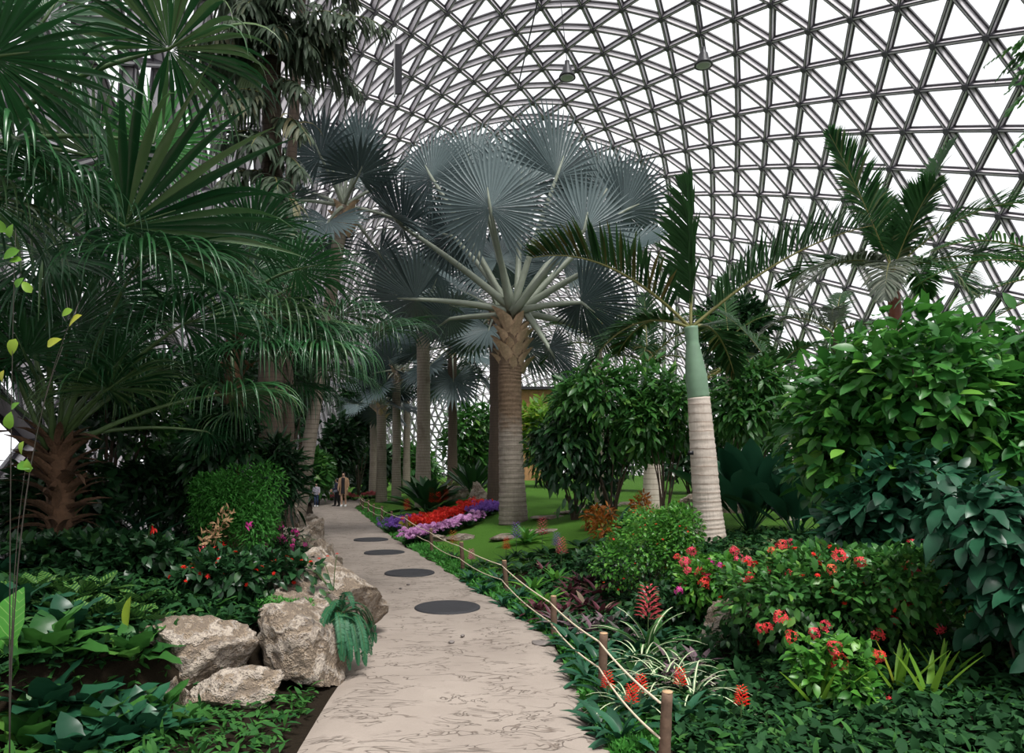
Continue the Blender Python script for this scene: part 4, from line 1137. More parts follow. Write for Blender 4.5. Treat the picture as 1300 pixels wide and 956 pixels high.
def carpet(name, label, n, xr_, yr, mat, tpl, s0, s1, keep):
    mb = MB()
    y = yr[0] + (yr[1] - yr[0]) * rng.random(n) ** 1.5; x = xr_[0] + (xr_[1] - xr_[0]) * rng.random(n)
    ok = keep(x, y); x, y = x[ok], y[ok]; n = len(x)
    d = nrm(rng.normal(size=(n, 3)) * [.7, .7, .2] + [0, -.2, 0.35])
    scatter(mb, tpl, np.stack([x, y, G(x, y) + 0.10 * rng.random(n)], 1), frames(d, nrm(rng.normal(size=(n, 3)) * .4 + UP)), s0 + (s1 - s0) * rng.random(n))
    tag(mb.build(name, mat), label, 'ground cover', None, 'stuff')


patch = lambda x, y: np.sin(x * 2.3 + 1.1 * np.sin(y * 1.4)) * np.sin(y * 1.9 + x) 
carpet('leafy_ground_cover', 'dark leafy ground cover under the right-hand planting', 26000, (0.3, 6.5), (4.2, 13.5), M_carp, T_ovl, .07, .15, lambda x, y: (x > XR(y) + .45))
carpet('grassy_ground_cover', 'mid green ground cover in patches under the right-hand planting', 14000, (0.3, 6.5), (4.2, 13.5), M_carpm, T_lan, .07, .14, lambda x, y: (x > XR(y) + .4) & (patch(x, y) > .05))
carpet('bank_ground_cover', 'dark leafy ground cover on the left bank', 16000, (-5.2, -1.8), (4.2, 12), M_carp, T_ovl, .07, .15, lambda x, y: x < np.interp(y, BY, BX) - .3)
carpet('bank_grass', 'green ground cover in patches on the left bank', 9000, (-5.2, -1.4), (4.2, 12), M_carpm, T_lan, .07, .14, lambda x, y: (x < np.where(y < 6.2, XL(y) - .12, np.interp(y, BY, BX) + .1)) & ((patch(x, y) > -.1) | (y < 6.0)))

# ---- bedding flowers by the great palm
def bed(name, label, group, pts, mat, fm, tpl, h, fs, nf):
    """each bedding plant is a thing: leaf tuft and blossoms"""
    lt = MB(); fb = MB(); nl = 16
    a = rng.random(nl) * 6.28; d = np.stack([np.cos(a), np.sin(a), 0.4 + rng.random(nl)], 1)
    scatter(lt, T_far, np.zeros((nl, 3)) + [0, 0, h * 0.2], frames(d, np.repeat(UP[None], nl, 0)), h * (0.6 + 0.3 * rng.random(nl)))
    p = np.stack([rng.normal(size=nf) * h * 0.35, rng.normal(size=nf) * h * 0.35, h * (0.75 + 0.35 * rng.random(nf))], 1)
    scatter(fb, tpl, p, frames(nrm(rng.normal(size=(nf, 3)) * [1, 1, .1]), nrm(rng.normal(size=(nf, 3)) * 0.4 + [0, -.4, 1])), fs * (0.8 + .4 * rng.random(nf)))
    lm, fmsh = lt.mesh('leaves', mat), fb.mesh('blossoms', fm)
    for q in pts:
        t = thing(name, on(q[0], q[1], -0.01), label, 'flower', group)
        s = 0.8 + 0.4 * rng.random()
        for nm, m in (('leaves', lm), ('blossoms', fmsh)):
            o = link(nm, m, t); o.scale = (s, s, s); o.rotation_euler = (0, 0, rng.random() * 6.28)


def strip(a, b, w, n):
    a, b = np.array(a), np.array(b)
    t = rng.random(n)[:, None]
    return a + (b - a) * t + (rng.random((n, 2)) - 0.5) * w


q = lambda px, d: ((px - 650) / F_PX * d, d)
bed('salvia', 'scarlet bedding salvia in the curved flower bed', 'scarlet salvias in the flower bed', strip(q(533, 21), q(607, 24.5), (.7, 1.2), 80), M_dark, M_fred, T_clu, 0.36, 0.17, 7)
bed('cyclamen', 'lilac pink cyclamen edging the flower bed', 'lilac cyclamens edging the bed', np.concatenate([strip(q(520, 18.6), q(612, 21.6), (.4, .7), 70), strip(q(522, 18.2), q(535, 18.6), (.5, .6), 14)]), M_dark, M_flil, T_fl52, 0.28, 0.13, 9)
bed('lavender', 'violet flower tuft in the flower bed', 'violet flowers in the bed', np.concatenate([strip(q(608, 22.2), q(634, 23.6), (.5, .9), 34), strip(q(492, 21), q(525, 23), (.4, .8), 26)]), M_dark, M_fpur, T_clu, 0.34, 0.15, 8)
bed('marigold', 'yellow-green bedding flower between the scarlet and violet ones', 'yellow bedding flowers', strip(q(520, 21.5), q(553, 24.0), (.5, .9), 34), M_bright, M_fyel, T_clu, 0.24, 0.13, 8)
for px, d in ((516, 24.5), (548, 26.0), (566, 26.5), (556, 26.0)):
    rosette('canna', 'canna with red flower head behind the bedding flowers', 'flower', onp(px, d), 8, 0.5, M_dark, T_strapw, 'red cannas behind the bed', e0=80, e1=40, spike=(T_spkw, M_fred, 0.8, 0.2))
bed('begonia', 'pinkish red bedding flower at the far bend of the path', 'bedding flowers at the far bend', np.concatenate([strip((-10.2, 40.5), (-7.6, 41), (.4, .9), 24)]), M_mid, M_frose, T_clu, 0.4, 0.18, 7)

# ---- left bank, from near to far
def lleaf(px, py, d, ax, up, size, me, parent, base, name='leaf'):
    return place(name, me, parent, W(px, py, d) - base, frames(np.array([ax], float), np.array([up], float))[0], size)


me_v = tpl_mesh('leaf', leaf_tpl(0.5, 9, 0.2, 0.2, 0.95, wave=0.12), M_vein)
me_d = tpl_mesh('leaf', T_big, M_mid); me_k = tpl_mesh('leaf', T_big, M_blue)
b = onp(-10, 5.3, -0.02)
t = thing('banana_plant', b, 'plant with large bright green pale-veined upright leaves at the near left edge', 'plant')
for px, py, ax, s in ((-2, 905, (.12, -.1, 1), .95), (-25, 930, (-.5, -.2, .9), .8), (15, 950, (.5, -.5, .5), .55)):
    lleaf(px, py, 5.3, ax, (-.3, -1, .2), s, me_v, t, b)
MB().add(*tube([b + [0, 0, -.02], W(-2, 905, 5.3)], [.03, .02], 6)).build('stem', M_stemg, t, origin=b)
b = onp(167, 5.9, -0.02)
t = thing('banana_plant', b, 'single upright yellow-green rolled leaf rising from the dark foliage by the rock', 'plant')
lleaf(160, 812, 5.9, (.14, .1, 1), (-.6, -1, 0), .36, tpl_mesh('leaf', leaf_tpl(0.3, 8, 0.35, -0.1, 1.1, stalk=0.1), M_lime), t, b)
MB().add(*tube([b, W(160, 812, 5.9)], [.012, .01], 6)).build('stem', M_stemg, t, origin=b)
PH = [(60, 5.5, 16, .62, 'd', 'glossy green philodendron beside the pale-veined upright leaf'), (120, 5.4, 16, .6, 'k', 'dark blue-green philodendron below the striped calatheas'),
      (168, 5.75, 14, .52, 'd', 'green philodendron beneath the rolled yellow-green leaf'), (15, 6.0, 14, .6, 'k', 'dark philodendron behind the pale-veined upright leaf'), (85, 5.9, 15, .55, 'k', 'dark philodendron between the striped calatheas and the corner plants'),
      (35, 5.0, 14, .58, 'd', 'wavy green philodendron in front of the pale-veined upright leaf'), (150, 5.1, 14, .55, 'k', 'dark wavy philodendron in front of the rolled yellow-green leaf'), (205, 5.6, 13, .46, 'd', 'green philodendron touching the ledge rock'),
      (95, 4.8, 13, .52, 'k', 'dark philodendron at the very corner of the bank'), (195, 5.2, 12, .46, 'k', 'dark philodendron below the ledge rock'), (235, 5.4, 10, .36, 'd', 'small green philodendron by the small angular stone'),
      (62, 5.22, 15, .6, 'k', 'dark wavy philodendron beside the stem of the pale-veined leaf'), (128, 5.22, 15, .58, 'd', 'light green philodendron on the slope below the calatheas'), (178, 5.42, 13, .5, 'k', 'dark philodendron on the slope beside the ledge rock')]
for px, d, n, L, m, lb in PH:
    rosette('philodendron', lb, 'plant', onp(px, d), n, L, M_mid if m == 'd' else M_blue, T_big, 'philodendrons at the near end of the left bank', e0=78, e1=12)
for j, (px, d) in enumerate([(65, 6.6), (95, 6.5), (120, 6.7), (140, 6.3), (110, 6.1), (158, 6.2), (75, 6.15), (40, 6.5), (172, 6.6), (185, 6.25)]):
    rosette('calathea', 'striped calathea with light and dark banded leaves', 'plant', onp(px, d), 15, 0.46, M_cala, leaf_tpl(0.42, 6, 0.1, 0.4, 0.9, stalk=0.2), 'striped calatheas on the left bank', e0=70, e1=5)
for j, (px, d, L) in enumerate([(25, 7.6, .6), (65, 7.6, .6), (5, 7.3, .5)]):
    rosette('dieffenbachia', 'pale-speckled dark broadleaf plant at the foot of the shaggy palm', 'plant', onp(px, d), 15, L, M_blue, leaf_tpl(0.4, 6, 0.12, 0.5, 0.85, stalk=0.15), 'dark broadleaf plants at the palm foot', e0=80, e1=15)
b = onp(262, 6.9, -0.02)
rosette('philodendron', 'broad ribbed green leaf plant beside the rock ledge', 'plant', b, 9, 0.55, M_mid, leaf_tpl(0.36, 8, 0.12, 0.35, 0.85, wave=0.12, stalk=0.2), e0=45, e1=8)
for px, d, L in ((150, 8.6, 1.35), (185, 9.2, 1.2), (135, 8.9, 1.2), (205, 8.0, .9)):
    rosette('screw_pine', 'long dark strap-leaf plant arching over the left bank', 'plant', onp(px, d), 20, L, M_blue, T_strap, 'strap-leaf plants on the left bank', e0=85, e1=15)
for px, d, L in ((230, 9.0, .8), (200, 7.6, .6), (250, 8.3, .7), (280, 9.4, .8), (170, 7.9, .7), (305, 8.4, .6), (320, 9.8, .7), (225, 7.4, .5)):
    rosette('spider_lily', 'dark arching lily clump among the red hanging flowers', 'plant', onp(px, d), 24, L, M_dark, T_strapn, 'dark lily clumps on the left bank', e0=82, e1=15)
T_hang = cluster_tpl(10, 0.2, 0.3, 4)
for px, py, d, m, s, lb in ((195, 672, 7.6, M_fred, .10, 'heliconia with one red hanging flower on the dark bank'), (256, 700, 7.6, M_frose, .18, 'heliconia with a long faded pink hanging flower head'),
                            (281, 692, 7.8, M_fred, .11, 'heliconia with a short red hanging flower by the dry stalks'), (317, 672, 8.4, M_fpink, .11, 'bromeliad with an upright pink-red flower at the rock ledge')):
    b = onp(px - 8, d + .15, -0.02)
    t = thing('heliconia', b, lb, 'flower')
    p = W(px, py, d)
    MB().add(*tube(bez(b, [b[0], b[1], p[2] + .15], p + [0, 0, s * .4], 8), .006, 5)).build('stalk', M_stemg, t, origin=b)
    mb = MB(); k_ = 14; h = rng.random(k_)
    scatter(mb, T_lan, p - b + np.stack([rng.normal(size=k_) * .012, rng.normal(size=k_) * .012, (h - .3) * s * .7], 1), frames(nrm(rng.normal(size=(k_, 3)) * .45 + [.1, 0, -1 if m is not M_fpink else 1]), nrm(rng.normal(size=(k_, 3)))), np.full(k_, s * .6))
    mb.build('flower', m, t)
    me = tpl_mesh('leaf', T_lan, M_dark)
    for i in range(8):
        a = i * 2.4; dd = np.array([[math.cos(a) * .6, math.sin(a) * .6, .8]])
        place('leaf', me, t, np.array([0, 0, 0.0]), frames(dd, UP[None])[0], .42)
b = onp(272, 8.0, -0.02)
t = thing('dry_flower_stalk', b, 'dried brown branching flower stalk leaning over the dark lilies', 'flower')
mb = MB(); e0, e1 = W(258, 690, 7.8), W(292, 650, 8.0)
mb.add(*tube(bez(b, W(262, 690, 8), e1, 10), np.linspace(.008, .003, 10), 5)); mb.build('stalk', M_dry, t, origin=b)
mb = MB(); k_ = 90; tt = rng.random(k_)[:, None]
scatter(mb, T_lan, e0 + (e1 - e0) * tt + rng.normal(size=(k_, 3)) * .035 - b, frames(nrm(rng.normal(size=(k_, 3)) + [.2, 0, .3]), nrm(rng.normal(size=(k_, 3)))), .05 + .05 * rng.random(k_))
tag(mb.build('dry_bracts', M_dry, t), kind='stuff')
bush('impatiens', 'leafy bush with small red blossoms spilling onto the boulders', (215, 412, 694, 800), 7.5, 0.55, 1500, T_ovl, 0.11, M_dark, M_stemg, sub=7, own=160, stems=10, stem_r=.006, fl_parts=True, flower=[(T_fl52, 42, 0.055, M_fred, 'flower', .3)])
bush('azalea', 'small magenta-flowered plant at the back of the pale boulder', (330, 388, 668, 706), 9.6, .28, 260, T_lan, .1, M_dark, M_stemg, sub=3, stems=5, stem_r=.005, fl_parts=True, flower=[(T_clu, 26, .1, M_fpink, 'flower_head', .8)])
bush('moss_cushion', 'bright green mossy cushion on the rock ledge', (318, 402, 758, 802), 7.0, .28, 2600, T_lan, .035, M_fern, M_stemg, sub=5, stems=0, inner=.8)
bush('asparagus_fern', 'fluffy bright green fern bush below the overhanging palm fronds', (245, 366, 580, 712), 9.0, .6, 11000, T_lan, .06, M_fern, M_stemg, sub=12, stems=8, inner=.5)
bush('leafy_shrub', 'tall dark narrow-leaved shrub at the path bend', (325, 384, 545, 668), 12.0, .5, 1300, leaf_tpl(.14, 3, .1, .4, .8), .32, M_dark, sub=5, stems=6)
bush('leafy_shrub', 'dark leafy shrub in front of the overhanging palm trunk', (215, 330, 500, 640), 9.5, .4, 1500, T_lan, .2, M_dark, sub=6, own=30, stems=8)
bush('leafy_shrub', 'dark shrub between the shaggy palm and the fern bush', (150, 300, 560, 700), 10.4, .8, 2600, T_lan, .2, M_dark, sub=8, own=40, stems=8)
bush('leafy_shrub', 'dark leafy shrub behind the shaggy palm trunk', (10, 150, 560, 720), 8.8, .6, 1600, T_ovl, .18, M_dark, sub=6, own=30, stems=8)
bush('leafy_shrub', 'mid green shrub behind the dark shrub on the left bank', (200, 300, 545, 640), 12.5, .9, 1400, T_ov, .22, M_mid, sub=6, stems=8)
bush('leafy_shrub', 'dark glossy carpet shrub on the bank above the striped leaves', (10, 240, 675, 770), 7.7, .55, 1900, T_ovl, .13, M_dark, sub=7, own=60, stems=8)
for px, d, L in ((345, 12.0, .8), (370, 13.5, .7), (385, 15.5, .6), (330, 11.0, .8), (360, 11.2, .6), (398, 19.5, .6)):
    rosette('spider_lily', 'green arching lily clump growing among the stones left of the path', 'plant', onp(px, d), 26, L, M_mid, T_strapn, 'green lily clumps among the stones', e0=82, e1=15)
rosette('bromeliad', 'green bromeliad vase beside the magenta flowers', 'plant', onp(316, 8.6), 12, .5, M_bright, T_strapw, e0=82, e1=35)
# climbing plant with lime leaves at the left edge
b = onp(12, 4.6, -0.02)
t = thing('climbing_plant', b, 'thin climbing plant with lime and yellow leaves at the left edge', 'plant')
mb = MB()
for e in (W(100, 385, 4.6), W(20, 290, 4.6), W(80, 440, 4.6), W(35, 580, 4.7)):
    mb.add(*tube(bez(b, [b[0], b[1], e[2] * .7], e, 12), np.linspace(.0045, .0015, 12), 5))
mb.build('stems', M_stemd, t, origin=b)
me = tpl_mesh('leaf', leaf_tpl(.6, 5, .12, .4, .75), M_lime)
for px, py in ((12, 302), (28, 330), (20, 365), (25, 318), (8, 295), (92, 393), (104, 400), (40, 372), (20, 430), (30, 560), (12, 545), (22, 590), (38, 600), (5, 470), (60, 440), (14, 520)):
    a = rng.random() * 6.28
    lleaf(px, py, 4.6, (math.cos(a), -.3, math.sin(a) - .2), (rng.normal() * .3, -1, .5), .075 + .05 * rng.random(), me, t, b)

# ---- far planting that closes the view
FB = [(300, 392, 300, 500, 21, M_dark, 'tall dark tree against the left glass wall'), (350, 405, 400, 560, 25.5, M_dark, 'dark tree against the left glass wall beyond the fishtail palm'), (150, 250, 470, 600, 11.2, M_mid, 'green tree-like shrub behind the shaggy palm fronds'), (430, 480, 470, 600, 47, M_dark, 'tall dark tree at the far bend of the path'),
      (560, 640, 500, 640, 42, M_mid, 'light shrub glowing between the grove trunks'), (655, 735, 495, 640, 44, M_lime, 'yellow-green shrub in front of the wooden hut'), (590, 660, 520, 650, 50, M_bright, 'bright shrub behind the great palm trunk'),
      (440, 500, 560, 632, 52, M_dark, 'dark shrub behind the walkers'), (408, 455, 520, 632, 39.5, M_dark, 'dark tree-like shrub over the path end'), (390, 415, 570, 640, 36, M_mid, 'green shrub left of the walkers'), (470, 560, 560, 630, 55, M_mid, 'green shrub behind the grove'),
      (740, 830, 520, 615, 36, M_mid, 'green shrub at the back of the lawn'), (820, 930, 540, 620, 33, M_dark, 'dark shrub at the back of the lawn'), (900, 1010, 500, 620, 32, M_mid, 'green shrub by the far right of the lawn'),
      (1000, 1120, 480, 620, 28, M_dark, 'dark shrub behind the bright bank'), (1100, 1300, 420, 600, 24, M_dark, 'tall dark shrub behind the bright bank'), (700, 780, 470, 560, 40, M_dark, 'dark shrub behind the small feather palm'),
      (352, 410, 440, 570, 26.5, M_dark, 'dark tree behind the overhanging fronds'), (215, 330, 420, 580, 14.5, M_dark, 'dark tree behind the fan palms'), (310, 400, 380, 560, 18, M_dark, 'dark tree behind the fishtail palm trunk'), (70, 200, 440, 600, 9.8, M_dark, 'dark tree behind the shaggy palm')]
for x0, x1, y0, y1, d, m, lb in FB:
    bush('background_shrub', lb, (x0, x1, y0, y1), d, 1.0 + d * .03, 1500, T_far, .011 * d + .06, m, sub=7, stems=6, stem_r=.04)

# branch of an off-path tree reaching in under the vault
b = onp(1390, 7.5, -0.05)
t = thing('slender_tree', b, 'slender tree whose fine leafy branch hangs in front of the roof panes', 'tree')
tp_ = W(1385, -20, 7.5)
MB().add(*trunk_geo([b, (b + tp_) / 2 + [.1, 0, 0], tp_], [.1, .07, .03], 10, 0, 1, .02, 30)).build('trunk', M_stemb, t, origin=b)
for px0, py0, ax, L in ((1385, 20, (-1, -.1, -.25), .9), (1385, 60, (-1, -.15, -.2), 1.0), (1385, 95, (-1, -.1, -.1), 1.05), (1385, 150, (-1, 0, -.1), .8), (1385, 40, (-.8, .4, 0), 1.0)):
    for sub_ in range(4):
        lf, rib = pinnate(W(px0 - 22 * sub_, py0 + 4 * sub_, 7.5), np.array(ax) + [0, 0, -.25 * sub_ + .3], L * (.5 if sub_ else 1), droop=1.0, n=16, ll=.12, lw=.05, vee=.1, ldroop=.6, r0=.006, a0=60, a1=40, K=2, jit=.2)
        o = lf.build('leafy_twig', M_mid, t, origin=b); rib.build('twig', M_stemb, o, origin=b)

# ------------------------------------------------------------------ rocks, rope fence, covers
from mathutils import noise as mnoise
k = NT('banded_limestone')
co = k.coord('Object')
mp = k.n('ShaderNodeMapping'); mp.inputs['Rotation'].default_value = (0.35, 0.5, 0.2); k.l(co, mp.inputs[0])
wv = k.n('ShaderNodeTexWave', Scale=1.1, Distortion=14.0, Detail=6.0); wv.bands_direction = 'Z'; wv.inputs['Detail Scale'].default_value = 2.2; wv.inputs['Detail Roughness'].default_value = 0.7
k.l(mp.outputs[0], wv.inputs[0])
n1 = k.noise(co, 3.0, 6, 0.65); n2 = k.noise(co, 22.0, 5, 0.7)
col = k.ramp(wv.outputs[1], [(0.0, (0.06, 0.052, 0.048)), (0.22, (0.24, 0.185, 0.135)), (0.55, (0.40, 0.33, 0.255)), (0.8, (0.27, 0.25, 0.245)), (1.0, (0.47, 0.42, 0.36))])
col = k.mix(k.math('MULTIPLY', n1, 0.5), col, (0.36, 0.25, 0.15))
mr = k.n('ShaderNodeMapRange'); mr.inputs['From Min'].default_value = 0.56; mr.inputs['From Max'].default_value = 0.68; k.l(n1, mr.inputs[0])
col = k.mix(k.math('MULTIPLY', mr.outputs[0], 0.8), col, (0.07, 0.07, 0.075))
k.l(k.mix(k.math('MULTIPLY', n2, 0.4), col, (0.22, 0.18, 0.14)), k.p.inputs['Base Color'])
k.p.inputs['Roughness'].default_value = 0.85
k.bump(k.math('ADD', k.math('MULTIPLY', wv.outputs[1], 0.7), k.math('ADD', n1, k.math('MULTIPLY', n2, 0.5))), 0.9, 0.06)
M_rock = k.m
bm = bmesh.new(); bmesh.ops.create_icosphere(bm, subdivisions=5, radius=1.0)
ICO_V = np.array([v.co[:] for v in bm.verts]); ICO_F = np.array([[v.index for v in f.verts] for f in bm.faces]); bm.free()
bm = bmesh.new(); bmesh.ops.create_icosphere(bm, subdivisions=3, radius=1.0)
IC3_V = np.array([v.co[:] for v in bm.verts]); IC3_F = np.array([[v.index for v in f.verts] for f in bm.faces]); bm.free()


def rock(label, c, rad, seed, cuts=14, rz=0.0, group=None, small=False, name='boulder', strata=0.022, sink=0.12):
    r_ = np.random.default_rng(seed)
    v, f = (IC3_V, IC3_F) if small else (ICO_V, ICO_F)
    v = v.copy()
    v = np.sign(v) * np.abs(v) ** 0.8
    for _ in range(cuts):
        n = nrm(r_.normal(size=3)); h = 0.5 + 0.35 * r_.random()
        v = v - np.clip(v @ n - h, 0, None)[:, None] * n
    sd = nrm(np.array([0.35, 0.25, 1.0]) + r_.normal(size=3) * 0.2)
    lay = v @ sd * 11 + np.array([mnoise.noise(Vector((p * 1.7 + seed).tolist())) for p in v]) * 2.5
    nz = np.array([mnoise.fractal(Vector((p * 2.2 + seed * 3.1).tolist()), 0.7, 2.1, 6) for p in v])
    v = v * (1 + strata * (np.abs((lay % 1) - 0.5) * 2) * (1 + 2 * nz) + 0.09 * nz)[:, None]
    v = v * np.asarray(rad)
    cz, sz = math.cos(rz), math.sin(rz)
    v = np.stack([v[:, 0] * cz - v[:, 1] * sz, v[:, 0] * sz + v[:, 1] * cz, v[:, 2]], 1)
    o = MB().add(v, f, r_.random()).build(name, M_rock, None, origin=(0, 0, 0), smooth=True)
    o.location = c
    return tag(o, label, 'rock', group)


rock('leaning wedge boulder with streaked brown face beside the hanging fern', (-1.98, 6.75, 0.30), (0.42, 0.55, 0.52), 3, 12, 0.5)
rock('broad grey-brown ledge rock with dark pits, next to the leaning wedge boulder', (-2.72, 6.25, 0.36), (0.58, 0.42, 0.34), 12, 14, 0.1)
rock('low rough rock in front of the ledge rock', (-2.35, 5.95, 0.08), (0.42, 0.28, 0.22), 21, 12)
rock('small angular stone at the foot of the ledge rock', (-2.85, 5.85, 0.06), (0.22, 0.18, 0.18), 22, 10)
rock('large pale smooth-topped boulder bulging towards the path', (-2.22, 8.4, 0.44), (0.74, 0.95, 0.66), 31, 9, 0.2, strata=0.015)
rock('flat brown rock wedged between the pale boulder and the leaning one', (-2.15, 7.45, 0.34), (0.5, 0.45, 0.42), 34, 10, 0.7)
rock('upright square-cut stone at the path edge beyond the magenta flowers', (-4.75, 17.0, 0.30), (0.32, 0.5, 0.46), 41, 12, 0.1)
rock('weathered stone block on the bank beside the square-cut stone', (-4.45, 14.2, 0.55), (0.42, 0.4, 0.36), 42, 12)
rock('mossy brown block under the dark narrow-leaved shrub', (-5.35, 16.2, 0.75), (0.48, 0.4, 0.52), 43, 10)
rock('low edging stone beside the magenta flowers', (-2.75, 10.0, 0.22), (0.36, 0.5, 0.36), 44, 12, 0.3)
rock('edging stone half way to the square-cut stone', (-3.25, 12.0, 0.2), (0.38, 0.55, 0.36), 45, 12, 0.3)
rock('edging stone next to the weathered block', (-3.75, 14.0, 0.18), (0.34, 0.5, 0.34), 46, 12, 0.3)
rock('edging stone beyond the square-cut stone', (-5.55, 19.6, 0.15), (0.34, 0.5, 0.34), 47, 12, 0.3, small=True)
rock('farthest edging stone before the path bend', (-6.6, 23.0, 0.15), (0.36, 0.5, 0.36), 48, 12, 0.3, small=True)
rock('grey boulder half buried in the red-flowered bush', (2.42, 7.55, 0.2), (0.44, 0.34, 0.36), 51, 11)
rock('pale layered boulder standing on the lawn by the dark spiky clump', (-1.42, 29.0, 0.75), (0.4, 0.35, 0.55), 61, 10, strata=0.06)
rock('flat grey boulder behind the dark spiky clump', (-2.6, 31.0, 0.8), (0.7, 0.5, 0.45), 62, 10)
rock('low white edging stone at the flower bed corner', on(-1.9, 18.6, 0.03), (0.36, 0.3, 0.13), 63, 8)
rock('low white edging stone under the orange flower spike', on(-1.35, 18.4, 0.03), (0.4, 0.26, 0.12), 64, 8)
rock('tan boulder at the back of the lawn near the paddle leaves', on(6.2, 19.5, 0.1), (0.7, 0.5, 0.4), 65, 10)
rock('tan block next to the tan boulder on the lawn', on(5.3, 20.2, 0.1), (0.5, 0.4, 0.38), 66, 10)
for i, (px, d) in enumerate([(700, 19.6), (728, 20.2), (745, 22.0), (768, 22.6), (690, 17.4), (800, 24.0), (642, 17.6)]):
    rock('flat white stepping stone set in the lawn', onp(px, d, 0.02), (0.62, 0.34, 0.06), 70 + i, 7, 0.2 * i, 'stepping stones in the lawn', True, 'stepping_stone', 0.01)
M_slate = plain('slate_inlay', (0.15, 0.13, 0.12), 0.7, 0, 0.3, 8, 0.4)
for i, (px, py, s, lb) in enumerate([(690, 817, .13, 'irregular slate slab lying on the path edge'), (573, 816, .035, 'dark pebble set in the path, the nearer of two'), (587, 809, .033, 'dark pebble set in the path, the farther of two'), (508, 748, .03, 'small dark pebble in the path between two round covers'), (518, 743, .03, 'small dark chip in the path beside a pebble')]):
    d = CAM_H * F_PX / (py - HORIZON)
    o = rock(lb, W(px, py, d) + [0, 0, 0.012], (s, s * 1.0, 0.02), 90 + i, 10, i, None, True, 'slate_slab' if i == 0 else 'pebble'); o['category'] = 'stone'
    o.data.materials[0] = M_slate

# round dark covers on the path
M_cover = plain('dark_rubber_cover', (0.022, 0.022, 0.026), 0.75, 0, 0.3, 60, 0.3)
cov = MB()
pr_ = [(0.0, 0.018), (0.36, 0.018), (0.38, 0.024), (0.44, 0.024), (0.46, 0.014), (0.462, -0.02)]
an = np.linspace(0, 2 * np.pi, 48, endpoint=False)
V = np.concatenate([np.stack([r * np.cos(an), r * np.sin(an), np.full(48, z)], 1) for r, z in pr_])
j = np.arange(48)
cov.add(V, np.concatenate([np.stack([i * 48 + j, i * 48 + (j + 1) % 48, (i + 1) * 48 + (j + 1) % 48, (i + 1) * 48 + j], 1)[:, ::-1] for i in range(5)]), 0)
cme = cov.mesh('round_cover', M_cover)
for px, py, lb in ((568, 772, 'round dark cover on the path closest to the hanging fern and boulders'), (520, 728, 'round dark cover on the path, second from the boulders'), (488, 702, 'round dark cover on the path, third from the boulders'), (471, 685.5, 'round dark cover on the path closest to the walkers')):
    d = CAM_H * F_PX / (py - HORIZON)
    o = link('round_cover', cme, None, ((px - 650) / F_PX * d, d, 0.004)); tag(o, lb, 'cover', 'round covers on the path')

# rope fence
M_post = plain('weathered_post_wood', (0.10, 0.06, 0.038), 0.85, 0, 0.5, 12, 0.5)
M_posttop = plain('cut_post_top', (0.42, 0.27, 0.15), 0.8)
M_rope = plain('pale_rope', (0.62, 0.52, 0.38), 0.8, 0, 0.25, 90)
PS = [(0.98, 4.6), (0.80, 6.3), (0.50, 8.4), (-0.08, 11.25), (-0.93, 13.5), (-1.85, 16.4), (-2.95, 20.0), (-3.75, 22.4), (-4.6, 25.0), (-5.35, 27.4), (-6.05, 29.8), (-6.75, 32.1), (-7.3, 34.2)]
fb_ = on(*PS[1], -0.02)
fen = thing('rope_fence', fb_, 'low rope fence with short wooden posts along the right side of the path', 'fence')
tops = []
for i, (x, y) in enumerate(PS):
    p = on(x, y, -0.06); lean = np.array([rng.normal() * 0.02, rng.normal() * 0.02, 0])
    r = 0.035 + 0.007 * rng.random(); h = 0.6 + 0.03 * rng.normal()
    t_ = p + lean + [0, 0, h]
    v, f = trunk_geo([p, (p + t_) / 2, t_], [r * 1.05, r, r * 0.97], 10, 0, 1, 0.04, 10)
    po = MB().add(v, f).build('post', M_post, fen, origin=fb_)
    MB().add(*tube([t_ - [0, 0, .004], t_ + [0, 0, .006]], [r * .95, r * .9], 10)).build('cut_top', M_posttop, po, origin=fb_)
    tops.append(t_)
for hgt, sag in ((0.07, 0.03), (0.30, 0.05)):
    for i in range(len(PS) - 1):
        a, c = tops[i] - [0.045, 0, hgt], tops[i + 1] - [0.045, 0, hgt]
        MB().add(*tube(bez(a, (a + c) / 2 - [0, 0, sag * 2], c, 12), 0.0085, 6)).build('rope', M_rope, fen, origin=fb_)

# hanging fern on the wedge boulder
b = np.array([-1.68, 6.9, 0.54])
t = thing('hanging_fern', b, 'green fern hanging down the boulder side at the path edge', 'fern')
for i in range(46):
    a = rng.random() * 6.28
    dd = np.array([math.cos(a) * .4 + .3, math.sin(a) * .5 - .35, 0.1 + 0.4 * rng.random()])
    lf, rib = pinnate(np.array([rng.normal() * .04, rng.normal() * .06, rng.normal() * .02]), dd, (.36 + .26 * rng.random()), droop=5.0, n=36, ll=.055, lw=.012, vee=.1, ldroop=.3, r0=.003, a0=80, a1=60, K=2)
    o = lf.build('frond', M_fernb, t); rib.build('midrib', M_stemg, o)
MB().add(*tube([[-.12, 0, -.05], [0, 0, .02]], [.05, .03], 8)).build('rootstock', M_stemb, t)

